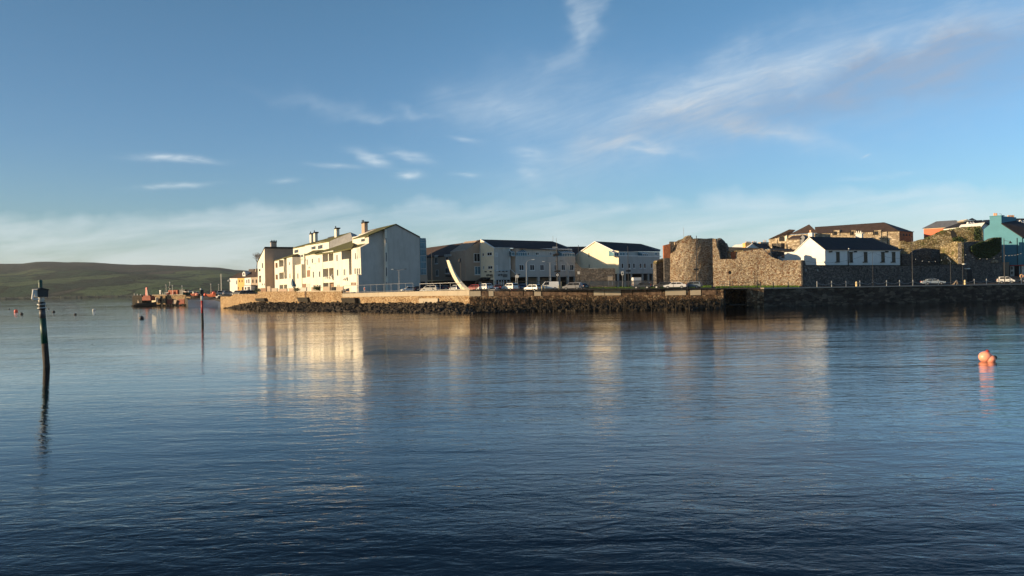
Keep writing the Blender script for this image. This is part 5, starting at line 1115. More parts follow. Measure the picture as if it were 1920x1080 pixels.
# blue parasol, bins, hedges, garden walls before the flats
GW1 = PL((483, 246), (641, 210))
def gwall(label, x0, x1, y0, mat='beige', y1=550, off=-.2, name='garden_wall', cat='wall'):
    t = thing(name, label, cat, GW1.pt((x0+x1)/2, 548, off)); MB().rect(GW1, x0, y0, x1, y1, off, off-.3).build('masonry', M[mat], t); MB().rect(GW1, x0-.2, y0-.7, x1+.2, y0-.02, off+.05, off-.35).build('coping', M['concrete'], t)
gwall('low dark garden wall at the foot of the leftmost tall flats', 489, 498.5, 540.5, 'brown'); gwall('pale post and panel gate under the shaded flank of the leftmost flats', 500.5, 507, 537.5, 'tan')
gwall('cream garden wall with dark hatch, left of the first pillar', 509, 519, 541, 'tan'); gwall('brown garden wall below the left balconies', 521.5, 537.5, 542, 'beige')
gwall('garden wall with rounded top left of the blue parasol', 541, 552, 541, 'beige'); gwall('grey garden wall before the grey garage door', 563, 574, 539.5, 'grey')
gwall('tan garden wall with shrub behind it, in the middle of the flats', 583.5, 597.5, 539, 'tan'); gwall('tan garden wall below the lower balcony', 605, 618, 538, 'tan'); gwall('dark garden wall ending at the railing', 620.5, 643, 538, 'tan')
t = thing('garden_hatch', 'black open hatch in the garden wall near the railing', 'hatch', GW1.pt(624, 545)); MB().rect(GW1, 621, 538.4, 628, 544.8, .06, -.1).build('opening', M['dark'], t); MB().rect(GW1, 620.5, 537.9, 628.5, 538.3, .1, -.1).build('frame', M['brown'], t)
p = GW1.pt(550.5, 546, -1.2); T = thing('parasol', 'closed blue parasol standing behind the sea wall in front of the flats', 'parasol', p); top = GW1.pt(548.2, 523, -1.2)
MB().tube(p, top, .05).build('pole', M['galv'], T)
mb = MB(); z0 = GW1.pt(550, 537.5, -1.2); axis = top-z0
pr = []; n_ = 12; vs = []
for k, (r_, t_) in enumerate([(.05, 1.), (.28, .8), (.5, .5), (.62, .2), (.5, 0)]):
    for j in range(n_): a = 2*math.pi*j/n_; rr_ = r_*(1+.18*(j % 2)); vs.append(z0+axis*t_+Vector((math.cos(a)*rr_+.25*(1-t_), math.sin(a)*rr_, 0)))
mb.add(vs, [(k*n_+j, k*n_+(j+1) % n_, (k+1)*n_+(j+1) % n_, (k+1)*n_+j) for k in range(4) for j in range(n_)]+[tuple(range(n_)), tuple(range(5*n_-1, 4*n_-1, -1))]); mb.build('canopy', M['blue'], T)
def bush(label, pl, px, py, off, r0, n=500, seed=1, cat='shrub'):
    t = thing('shrub', label, cat, pl.pt(px, py+2, off)); c_ = pl.pt(px, py, off); 
    tufts('foliage', None, lambda r: c_+Vector((r.gauss(0, .45), r.gauss(0, .45), r.gauss(0, .3)))*r0, n, seed, 'ivy', (.08, .18), parent=t); MB().tube(c_-Vector((0, 0, r0)), c_, .06, .03).build('stem', M['bark'], t)
bush('low green hedge bush at the left foot of the leftmost flats', GW1, 483.5, 545, -.5, 1.3, 500, 2); bush('green shrub spilling over the tan garden wall in the middle of the flats', GW1, 594, 539.8, .3, 1.1, 450, 3)
bush('small grey green shrub behind the wall right of the blue parasol', GW1, 557, 543, -.6, 1.1, 350, 5)
# ================================================================ MARKER POSTS AND BUOYS
b0 = Wd(87.3, 689); D0 = b0.y; tp = P(76.5, 553, D0)
T = thing('channel_marker', 'leaning green and white channel marker post with a black box and green lantern', 'marker post', b0)
ax = (tp-b0); seg = [(-.25, 'timber', .27, .27), (.30, 'timber', .27, .26), (.62, 'green', .25, .24), (.86, 'whitep', .235, .225), (1.0, 'black', .225, .21)]
cuts = [(-.25, .33, 'timber', .225, .21, 'post_foot'), (.33, .68, 'green', .212, .2, 'green_band'), (.68, .80, 'duskpaint', .198, .19, 'upper_band'), (.80, .90, 'black', .22, .22, 'clamp'), (.90, 1.02, 'whitep', .19, .185, 'white_band')]
for a, b, m_, r0, r1, nm in cuts: MB().tube(b0+ax*a, b0+ax*b, r0, r1, 16).build(nm, M[m_], T, True)
for a in (.815, .865): MB().tube(b0+ax*a, b0+ax*(a+.012), .29, .29, 16).build('strap', M['galv'], T)
BX = PL((60, D0-.95), (93, D0-.15))
bx = MB().poly(BX, [(71.3, 557), (71.2, 542.3), (78, 540.3), (91, 543.2), (90, 556.5)], 0, -1.1).build('light_box', M['black'], T)
MB().poly(BX, [(70.5, 543.2), (70.8, 541.6), (78, 539.4), (92.3, 542.4), (92.2, 543.8), (78, 541.2)], .12, -1.25).build('box_roof', M['black'], bx)
a = BX.pt(71, 543, -.2); b = BX.pt(71, 556.3, -.2)
fl = MB().loft([BX.pt(61.8, 543.8, .1), BX.pt(70.8, 542.6, -.1), BX.pt(71, 556, -.1), BX.pt(66, 556.8, .1)], [BX.pt(61.8, 543.8, 0), BX.pt(70.8, 542.6, -.2), BX.pt(71, 556, -.2), BX.pt(66, 556.8, 0)]).build('open_flap', M['whitep'], T)
MB().path([BX.pt(62.6, 543.6, .15), BX.pt(60, 561.5, .45)], .07).build('flap_stay', M['whitep'], T)
MB().path([BX.pt(60, 561.6, .3), BX.pt(72, 560.5, .1)], .05).build('cable', M['whitep'], T)
lc = P(75.8, 540.5, D0); MB().lathe(lc, [(.2, -.1), (.22, .0), (.13, .05), (.12, .42), (.15, .45), (.1, .58), (.02, .62)], 12).build('lantern', M['green'], T)
MB().lathe(lc-Vector((0, 0, .12)), [(.3, 0), (.26, .08), (.2, .1)], 12).build('lantern_base', M['whitep'], T)
# red post
b0 = Wd(379.8, 607); D0 = b0.y; tp = P(378, 553, D0); ax = tp-b0
T = thing('channel_marker', 'slim red and white channel marker post with a black box top, in open water', 'marker post', (b0.x, b0.y, 0))
f_ = (P(379, 587, D0)-b0).length/ax.length
for a, b, m_, r0, r1, nm in [(-.3, f_, 'timber', .2, .19, 'post_foot'), (f_, .80, 'red', .185, .18, 'red_band'), (.80, .97, 'whitep', .175, .17, 'white_band'), (.97, 1.06, 'black', .2, .2, 'collar')]: MB().tube(b0+ax*a, b0+ax*b, r0, r1, 14).build(nm, M[m_], T, True)
RX = PL((370, D0-.5), (390, D0-.1)); MB().poly(RX, [(376, 552), (376, 544.2), (379, 543), (381.4, 544.2), (381.2, 550.6), (379.5, 552)], 0, -.9).build('light_box', M['black'], T)
MB().tube(P(376.3, 543.6, D0), P(376.3, 540.5, D0), .15, .12).build('lantern', M['whitep'], T)
def debris(label, px, py, L_, w):
    q = Wd(px, py); mb = MB()
    leanrock(mb, (q.x, q.y, -.02), w, random.Random(int(px))); return tag(mb.build('driftwood', M['timber']), label, 'driftwood')
debris('small dark lump floating at the foot of the red marker post', 381.8, 606.5, 1, .16)
debris('dark floating stick right of the green marker post', 172, 645.5, 1, .09)
def buoy(label, px, py, r0, mat, group='mooring buoys on the river', D=None):
    q = Wd(px, py); t = thing('mooring_buoy', label, 'buoy', q, group)
    MB().ball((q.x, q.y, r0*.45), r0, (1, 1, .95), 16, 10).build('float_ball', M[mat], t, True)
    MB().tube((q.x, q.y, r0*1.3), (q.x, q.y, r0*1.6), r0*.18, r0*.14).build('eye', M['dark'], t); return t
for px, py, r0, m_, lab in [(30, 585, .6, 'orange', 'small orange buoy at the far left edge of the river'), (40.5, 590, .42, 'black', 'dark buoy just right of the small orange buoy at the left edge'),
                           (17, 580.5, .3, 'black', 'tiny dark buoy nearest the left picture edge'), (91, 580.3, .3, 'black', 'tiny dark buoy directly right of the green post'),
                           (100.5, 586.3, .45, 'black', 'round black buoy right of the green marker post'), (141, 590.5, .33, 'black', 'small dark buoy midway between green post and pier'),
                           (176, 583, .5, 'whitep', 'white buoy on the water left of the pier'), (265.5, 598.5, .45, 'black', 'dark buoy with white side on the water below the pier')]: buoy(lab, px, py, r0, m_)
q = Wd(1848, 677.5); Db = q.y
T = thing('mooring_buoy', 'big round salmon orange buoy at the right, sunlit', 'buoy', q); MB().ball((q.x, q.y, .27), .39, (1, .95, .88), 24, 14).build('float_ball', M['pinkor'], T, True); MB().lathe((q.x+.12, q.y, .58), [(.1, 0), (.11, .05), (.06, .09), (.05, .12)], 12).build('eye', M['red'], T)
q2 = Wd(1859, 678); T = thing('mooring_buoy', 'smaller orange buoy with a brown end touching the big salmon buoy', 'buoy', q2)
Mx = Matrix.Rotation(R(62), 3, 'Y') @ Matrix.Rotation(.3, 3, 'X')
MB().ball((q2.x-.02, q2.y+.02, .14), .25, (1, 1, 1.12), 20, 12, 0, Mx).build('float_ball', M['pinkor'], T, True); MB().lathe(Vector((q2.x-.02, q2.y+.02, .14))+Mx@Vector((0, 0, .22)), [(.13, 0), (.14, .05), (.09, .1), (.06, .13)], 14, Mx).build('eye', M['timber'], T)

# ================================================================ SCULPTURE
SPL = PL((830, 175), (885, 171))
outer = [(838, 488), (841, 499), (844, 508), (849, 519.5), (855.5, 531), (861, 538), (865.5, 544.5)]
mid = [(842.5, 487.6), (846.3, 497), (850, 507), (855, 518), (861, 529), (867, 537.5), (872, 544.5)]
inner = [(844.3, 487.8), (848, 497), (852.2, 507), (857.5, 516.5), (865, 526.5), (873, 535.5), (883, 544.5)]
T = thing('fin_sculpture', 'tall curved white blade sculpture leaning on the quay behind the parapet', 'sculpture', SPL.pt(872, 544))
mb = MB(); vs = []
for k in range(7):
    vs += [SPL.pt(*outer[k], 0), SPL.pt(*mid[k], .45), SPL.pt(*inner[k], 0), SPL.pt(*mid[k], -.6)]
mb.add(vs, [(k*4+j, k*4+(j+1) % 4, k*4+4+(j+1) % 4, k*4+4+j) for k in range(6) for j in range(4)]+[(0, 1, 2, 3), (27, 26, 25, 24)]); mb.build('blade', stucco('weathered white concrete', (.74, .68, .52), .5), T)
MB().rect(SPL, 863, 543, 886, 549, .7, -.9).build('plinth', M['concrete'], T)

# ================================================================ RAILINGS
def railing(label, pts, dark, hpost, name='railing', rails=(1.,)):
    """pts: (px, foot y, depth) of each post"""
    t = thing(name, label, 'railing', P(*pts[0])); tops = []
    for px, py, D in pts:
        p = P(px, py, D); MB().tube(p-Vector((0, 0, .2)), p+Vector((0, 0, hpost)), .055, .045, 6).build('post', M[dark], t); tops.append(p)
    for k, h in enumerate(rails): MB().path([p+Vector((0, 0, hpost*h)) for p in tops], .045 if h > .3 else .06, 5).build('rail', M[dark], t)
    return t
xs = [644, 658, 671.5, 683, 695.5, 706.5, 720, 733.5, 746.5, 760.5, 774.5]
railing('grey metal railing with thin posts before the shaded gable of the flats', [(x, lerp([(641, 550.4), (760, 546.8), (880, 544.2)], x), edge_d(x)+.3) for x in xs], 'galv', 2.0, rails=(1., .12))
xs = [787, 806.5, 825.5, 844.5, 866, 892, 918, 946, 972, 998.5, 1025, 1051.5, 1078.5, 1105, 1131, 1158.5, 1186, 1210, 1237, 1262.5, 1289, 1314, 1339]
railing('thin galvanised railing along the car park edge above the brown quay wall', [(x, lerp([(760, 546.8), (880, 544), (1130, 542.2), (1345, 541.6)], x), edge_d(x)+.35) for x in xs if x < 880], 'galv', 1.75, rails=(1., .1))
railing('dark thin railing in front of the parked cars and the lawn', [(x, lerp([(760, 546.8), (880, 544), (1130, 542.2), (1345, 541.6)], x), edge_d(x)+.35) for x in xs if x > 880], 'metal', 1.75, rails=(1., .1))
railing('short dark railing around the steps in front of the castle wall, near end', [(1350, 541.5, 166), (1354, 541, 167), (1358, 541.3, 165), (1368, 541.5, 164), (1374, 541.6, 164)], 'metal', 1.6, rails=(1., .55))
railing('dark gate railing on the walkway right of the dark steps', [(1374, 541.6, 165), (1385, 541.6, 165), (1391.5, 541.6, 165), (1397, 541.6, 165), (1404.5, 541.6, 165)], 'metal', 1.45, rails=(1., .5, .1))
t = thing('notice', 'small red and white notice on the railing before the grey gable', 'sign', P(683.5, 544.6, edge_d(683)+.1)); NP = PL((680, edge_d(683)+.15), (690, edge_d(683)+.15)); MB().rect(NP, 681.6, 538.5, 685, 545, 0, -.04).build('board', M['whitep'], t); MB().rect(NP, 682.6, 539.5, 684, 543.5, .03, .005).build('red_mark', M['orange'], t)

# ---- chain bollards on the right quay
EY = [(1432, 540.5), (1500, 539.2), (1700, 536.2), (1920, 532.4)]
bx_ = [1532, 1559.5, 1586.5, 1612.5, 1662.5, 1687, 1712, 1736.5, 1759.5, 1827, 1850, 1873, 1894, 1915]
dk = [1426, 1450, 1478, 1505.5]
def bollard_mesh():
    t = thing('bollard', '', 'bollard', (0, 0, 0)); MB().lathe((0, 0, 0), [(.14, 0), (.14, .06), (.085, .08), (.075, 1.12), (.12, 1.16), (.13, 1.28), (.06, 1.36)], 10).build('post', M['galv'], t); MB().ball((0, 0, 1.4), .1, (1, 1, 1), 8, 5).build('finial', M['galv'], t)
    return t
def copy_tree(o, parent=None):
    c = o.copy(); scene.collection.objects.link(c); c.parent = parent
    for ch in list(o.children): copy_tree(ch, c)
    return c
proto = bollard_mesh(); posts = []
names = {0: 'pale chain bollard nearest the lit castle corner', 1: 'second pale chain bollard right of the lit castle corner', 2: 'third pale chain bollard right of the lit castle corner, left of the cream stub post', 3: 'chain bollard immediately right of the cream stub post',
         4: 'chain bollard right of the slim pole below the middle white house window', 5: 'chain bollard under the right end of the white house', 6: 'chain bollard at the foot of the tall dark pole right of the white house',
         7: 'chain bollard before the rear of the silver car', 8: 'chain bollard before the front of the silver car', 9: 'chain bollard right of the dark doorway in the castle wall', 10: 'second chain bollard right of the castle doorway',
         11: 'chain bollard just left of the white van', 12: 'chain bollard just right of the white van', 13: 'last chain bollard at the right edge'}
for i, x in enumerate(bx_):
    o = proto if i == 0 else copy_tree(proto); D = edge_d(x)+1.1; p = P(x, lerp(EY, x), D); p.z = gz(x, D)+.01; o.location = p; o['label'] = names[i]; o['group'] = 'chain bollards along the quay edge'; posts.append(p)
for i, (a, b) in enumerate(zip(posts, posts[1:])):
    if (b-a).length > 3.9: extra = 1
    mb = MB(); n_ = 10; a1 = a+Vector((0, 0, 1.15)); b1 = b+Vector((0, 0, 1.15)); segs = 2 if (b-a).length > 5 else 1
    for s_ in range(segs):
        u0, u1 = a1.lerp(b1, s_/segs), a1.lerp(b1, (s_+1)/segs)
        pts = [u0.lerp(u1, k/n_)-Vector((0, 0, .5*(1-(2*k/n_-1)**2))) for k in range(n_+1)]; mb.path(pts, .035, 5)
    o = mb.build('chain', M['galv']); tag(o, ' '.join(('chain right of the '+names[i]).split()[:16]), 'chain', 'chains between the bollards')
for i, x in enumerate(dk):
    D = edge_d(x)+1.; p = P(x, lerp(EY, x), D); p.z = gz(x, D)
    t = thing('dark_bollard', ['dark bollard by the walkway at the left of the grass verge', 'second dark bollard, in front of the sunlit wall slots', 'third dark bollard from the walkway', 'dark bollard at the lit corner of the castle wall'][i], 'bollard', p, 'dark bollards before the sunlit castle wall')
    MB().lathe(p, [(.15, 0), (.13, .1), (.12, 1.15), (.15, 1.2), (.1, 1.32)], 10).build('post', M['black'], t); MB().lathe(p+Vector((0, 0, 1.32)), [(.07, 0), (.1, .05), (.03, .12)], 10).build('finial', M['black'], t)
for x, lab in ((1606, 'short cream stub post between two chain bollards'), (1809.5, 'short cream stub post left of the castle doorway')):
    D = edge_d(x)+2.2; p = P(x, 538, D); p.z = gz(x, D); t = thing('stub_post', lab, 'bollard', p); MB().lathe(p, [(.26, 0), (.24, .1), (.2, 1.15), (.14, 1.2)], 12).build('post', M['yellowp'], t); MB().lathe(p+Vector((0, 0, 1.2)), [(.16, 0), (.12, .06)], 12).build('cap', M['tan'], t)
for x, lab in ((1016, 'small pale bollard left in front of the white van'), (1021.5, 'second small pale bollard in front of the white van'), (1048, 'small bollard right of the white van'), (1052, 'taller pale post right of the white van')):
    D = edge_d(x)+3; p = P(x, 541, D); p.z = gz(x, D); t = thing('small_bollard', lab, 'bollard', p); h = 1.1 if x != 1052 else 1.9; MB().tube(p, p+Vector((0, 0, h)), .11, .1).build('post', M['yellowp'], t); MB().tube(p+Vector((0, 0, h)), p+Vector((0, 0, h+.05)), .12, .08).build('cap', M['dark'], t)
D = edge_d(1793)+1.2; t = thing('barrier', 'A shaped timber barrier stand on the quay beside a thin pole', 'barrier', P(1793, 535, D)); q = [P(1788, 534.7, D), P(1793.3, 525.5, D), P(1798, 534.7, D), P(1795, 526, D+.5)]
MB().path([q[0], q[1], q[2]], .06).build('frame', M['tan'], t); MB().path([q[0]+Vector((0, .8, 0)), q[3], q[2]+Vector((0, .8, 0))], .05).build('rear_frame', M['tan'], t)

# ================================================================ POLES, LAMPS AND SIGNS
def pole(label, px, ytop, ybase, D, mat='metal', r0=.09, kind=None, name='lamp_post', cat='lamp post', xt=None, group=None):
    b = P(px, ybase, D); b.z = min(b.z, gz(px, D)); tpt = P(xt or px, ytop, D); t = thing(name, label, cat, b, group); MB().tube(b, tpt, r0*1.15, r0*.75).build('pole', M[mat], t)
    if kind == 'arm':
        MB().path([tpt, tpt+Vector((.3, 0, .45)), tpt+Vector((1., 0, .75)), tpt+Vector((1.5, 0, .8))], .05).build('arm', M[mat], t); MB().box(tpt+Vector((1.7, 0, .8)), (.7, .3, .14)).build('lamp_head', M['lamp'], t)
    if kind == 'armL':
        MB().path([tpt, tpt+Vector((-.3, 0, .45)), tpt+Vector((-1., 0, .75)), tpt+Vector((-1.5, 0, .8))], .05).build('arm', M[mat], t); MB().box(tpt+Vector((-1.7, 0, .8)), (.7, .3, .14)).build('lamp_head', M['dark'], t)
    if kind == 'double':
        MB().path([tpt+Vector((-1.3, 0, .25)), tpt, tpt+Vector((1.3, 0, .25))], .05).build('arm', M[mat], t)
        for s_ in (-1, 1): MB().box(tpt+Vector((s_*1.6, 0, .3)), (.6, .3, .12)).build('lamp_head', M['lamp' if s_ < 0 else 'dark'], t)
    if kind == 'lantern':
        MB().lathe(tpt, [(.08, -.1), (.26, .0), (.36, .55), (.1, .85), (.03, 1.1)], 8).build('lantern', M['black'], t); MB().path([tpt-Vector((0, 0, .9)), tpt+Vector((-.7, 0, -.5)), tpt+Vector((-.7, 0, -.2))], .05).build('bracket', M['black'], t)
    if kind == 'globe': MB().ball(tpt, .3, (1, 1, .8), 10, 6).build('lamp_head', M['lamp'], t); MB().lathe(tpt+Vector((0, 0, .15)), [(.34, 0), (.2, .14), (.03, .2)], 10).build('hood', M['dark'], t)
    return t, tpt, b
pole('small lamp with T shaped head on a thin pole against the grey gable', 748.5, 507, 544, 190, 'galv', .05, 'double')
t, a, b = pole('plain tall dark pole left of the curved sculpture', 810.5, 471, 545, 186, 'metal', .07)
t, a, b = pole('black lantern post right of the curved sculpture', 864.5, 484, 540, 184, 'black', .08); MB().lathe(P(862.5, 491, 184), [(.05, -.15), (.36, 0), (.3, .12), (.1, .9)], 8).build('lantern', M['black'], t)
pole('pale street lamp with curved arm, first along the grey building', 987.5, 493, 541, 189, 'galv', .07, 'arm', group='pale street lamps before the grey building')
pole('pale street lamp with two arms, middle of the grey building', 1032, 492.5, 541, 189, 'galv', .07, 'double', group='pale street lamps before the grey building')
pole('pale street lamp with its arm to the left, right end of the grey building', 1066, 495, 541, 190, 'galv', .07, 'armL', group='pale street lamps before the grey building')
t, a, b = pole('tall dark mast with camera head and round sign, right of the white van', 1045.5, 456, 541, 172, 'metal', .17, None, 'mast', 'mast')
for y in (477, 508.5): MB().box(P(1045.5, y, 171.8), (1.3 if y > 480 else .9, .35, .4)).build('equipment_box', M['dark'], t)
MB().box(P(1042, 464, 171.8), (1.1, .4, .35)).build('camera', M['galv'], t); MB().box(P(1040.5, 478.5, 171.8), (.6, .4, .5)).build('lamp_head', M['dark'], t)
p = P(1046, 515.5, 171.7); My = Matrix.Rotation(R(90), 3, 'X'); MB().lathe(p, [(.5, -.02), (.5, .02)], 18, My).build('round_sign', M['dark'], t); MB().lathe(p+Vector((0, -.05, 0)), [(.3, -.01), (.3, .01)], 18, My).build('sign_face', M['whitep'], t); MB().box(p+Vector((0, -.08, 0)), (.1, .02, .36)).build('sign_mark', M['dark'], t)
p_ = P(1044.8, 456, 172); MB().tube(p_, P(1044.6, 446, 172), .04).build('aerial', M['galv'], t)
t, a, b = pole('slim pole with a small white box sign before the cream gable', 1086, 459.5, 541, 172, 'metal', .07, None, 'pole', 'pole'); MB().box(P(1085.6, 511.5, 171.8), (.5, .15, .6)).build('box_sign', M['whitep'], t)
t, a, b = pole('tall dark mast with dark cross bracket before the terrace of the gabled block', 1178.5, 462, 541, 176, 'metal', .08, None, 'mast', 'mast'); MB().box(P(1178.5, 508, 175.8), (1.1, .35, .35)).build('bracket', M['dark'], t)
t, a, b = pole('tall mast standing in front of the round tower', 1306, 442, 541, 172, 'metal', .11, None, 'mast', 'mast', 1307.5); MB().box(P(1306, 505, 171.8), (1.1, .35, .4)).build('bracket', M['dark'], t)
pole('plain slim pole before the middle of the sunlit castle wall', 1420, 477, 542, 166, 'timber', .06, None, 'pole', 'pole')
t, a, b = pole('dark round sign on a thin post before the left part of the castle wall', 1369, 506.5, 542, 168, 'metal', .06, None, 'road_sign', 'sign'); MB().lathe(P(1369, 511, 167.8), [(.36, -.02), (.36, .02)], 16, My).build('sign_disc', M['dark'], t)
t, a, b = pole('slim pole holding festoon wires before the white house windows', 1637, 472.5, 537, 180, 'metal', .045, None, 'pole', 'pole'); ptA = a
t, a, b = pole('tall dark pole at the right end of the white house', 1711.5, 445, 536, 180, 'metal', .09, None, 'pole', 'pole'); ptB = a
t, a, b = pole('pale curved top lamp post before the low castle wall', 1783, 491, 535, 177, 'metal', .06, None); MB().path([a, a+Vector((-.2, 0, .5)), a+Vector((-.8, 0, .8))], .05).build('arm', M['galv'], t)
pole('thin dark pole left of the castle doorway', 1805.5, 496, 534, 179, 'metal', .05, None, 'pole', 'pole'); 
t, a, b = pole('tall grey pole with a lamp arm before the teal house', 1884, 447, 532, 186, 'metal', .1, None); MB().path([P(1884, 451, 186), P(1896, 452.5, 186)], .05).build('arm', M['galv'], t); MB().lathe(P(1896, 456, 186), [(.4, -.05), (.38, .05), (.1, .4), (.05, .6)], 10).build('lamp_head', M['black'], t)
for i, (px, yt, yb, lab) in enumerate([(311.5, 534.2, 552, 'small lamp left of the tall pier beacon'), (323.5, 535, 552, 'small lamp right of the tall pier beacon'), (341.5, 536, 552, 'small lamp above the black container'), (395.5, 532.5, 553, 'pale lamp above the orange boat'), (410, 533, 553, 'lamp left beside the tall bare pole at the yard')]): pole(lab, px, yt, yb, 335, 'galv', .06, 'globe', group='small lamps on the pier and yard')
t, a, b = pole('tall beacon with black topmark on the pier behind the orange container', 318.5, 529, 552, 340, 'galv', .08, 'globe', 'beacon', 'beacon'); MB().lathe(P(319, 539.6, 339.8), [(.3, 0), (.75, .1), (.7, .35), (.1, .7)], 10).build('topmark', M['black'], t)
pole('tall bare pole standing in the yard, left of the terrace houses', 415, 513, 553, 320, 'galv', .13, None, 'pole', 'pole')
# festoon wires
def wire(label, pts, sag=.6, bulbs=0, r_=.025):
    t = thing('festoon_wire', label, 'wire', pts[0]); mb = MB(); k_ = 12; bl = []
    for a, b in zip(pts, pts[1:]):
        q = [a.lerp(b, k/k_)-Vector((0, 0, sag*(1-(2*k/k_-1)**2))) for k in range(k_+1)]; mb.path(q, r_, 4); bl += q[1:-1:2]
    mb.build('cable', M['metal'], t)
    if bulbs:
        for q in bl: MB().ball(q-Vector((0, 0, .1)), .075, (1, 1, 1.2), 6, 4).build('bulb', M['lamp'], t)
wire('thin wire from the castle corner to the slim pole before the white house', [SW.pt(1512, 490, .3), ptA], 1.2); wire('thin wire between the slim pole and the tall dark pole', [ptA, P(1711, 482, 180)], .8)
wire('string of white bulbs between the tall dark pole and the thin pole near the doorway', [P(1711.5, 483, 180), P(1784, 480, 190), P(1805, 474, 180)], 1.1, 1)
wire('string of white bulbs in front of the ivy covered gatehouse', [P(1805, 474, 180), P(1884, 478, 186)], 1.1, 1); wire('string of white bulbs in front of the teal house', [P(1884, 478, 186), P(1918, 474, 200)], .3, 1)
# sign posts, boards
t = thing('road_sign', 'pair of pale oval signs on a short post before the grey building', 'sign', P(970, 541, 183)); MB().tube(P(970, 541, 183), P(970, 513, 183), .08).build('post', M['galv'], t); MB().tube(P(967.3, 541, 183), P(967.3, 517, 183), .08).build('post', M['galv'], t)
for x in (968, 971.5): MB().lathe(P(x, 518.3, 182.8), [(.3, -.02), (.3, .02)], 14, My@Matrix.Diagonal((.75, 1.15, 1))).build('sign_plate', M['whitep'], t)
MB().box(P(973.5, 514.8, 182.8), (.6, .3, .25)).build('lamp_head', M['dark'], t)
NB = PL((1138, 191), (1150, 191)); t = thing('notice_board', 'framed notice board on two legs at the back of the lawn', 'notice board', NB.pt(1144, 535)); MB().rect(NB, 1140, 518.3, 1149, 526, 0, -.1).build('board', M['tan'], t); MB().rect(NB, 1139.6, 517.5, 1149.4, 518.2, .05, -.15).build('frame', M['galv'], t)
for x in (1141, 1148): MB().rect(NB, x, 526.1, x+.7, 535, 0, -.1).build('leg', M['galv'], t)
t, a, b = pole('white rectangular sign on a post in front of the undercroft of the gabled block', 1167.5, 508, 535, 192, 'galv', .05, None, 'road_sign', 'sign'); SB = PL((1160, 191.8), (1175, 191.8)); MB().rect(SB, 1165.3, 509, 1170, 516, 0, -.05).build('sign_plate', M['whitep'], t); MB().rect(SB, 1166.8, 511, 1168.3, 514, .03, .005).build('sign_mark', M['dark'], t)
t = thing('life_ring', 'yellow and orange life ring on its stand at the right picture edge', 'life ring', P(1915, 532, 183)); 
mbr = MB(); n_ = 20; c_ = P(1916, 517.5, 182.5)
for k in range(n_):
    a0, a1 = 2*math.pi*k/n_, 2*math.pi*(k+1)/n_
    if k % 5 != 4: mbr.tube(c_+Vector((math.cos(a0)*.36, 0, math.sin(a0)*.36)), c_+Vector((math.cos(a1)*.36, 0, math.sin(a1)*.36)), .11, .11, 6)
mbr.build('ring', M['yellowp'], t); mbr = MB()
for k in (4, 9, 14, 19): a0, a1 = 2*math.pi*k/n_, 2*math.pi*(k+1)/n_; mbr.tube(c_+Vector((math.cos(a0)*.36, 0, math.sin(a0)*.36)), c_+Vector((math.cos(a1)*.36, 0, math.sin(a1)*.36)), .12, .12, 6)
mbr.build('band', M['orange'], t); MB().tube(P(1915.5, 531, 182.7), P(1915.5, 514, 182.7), .06).build('stand', M['galv'], t)

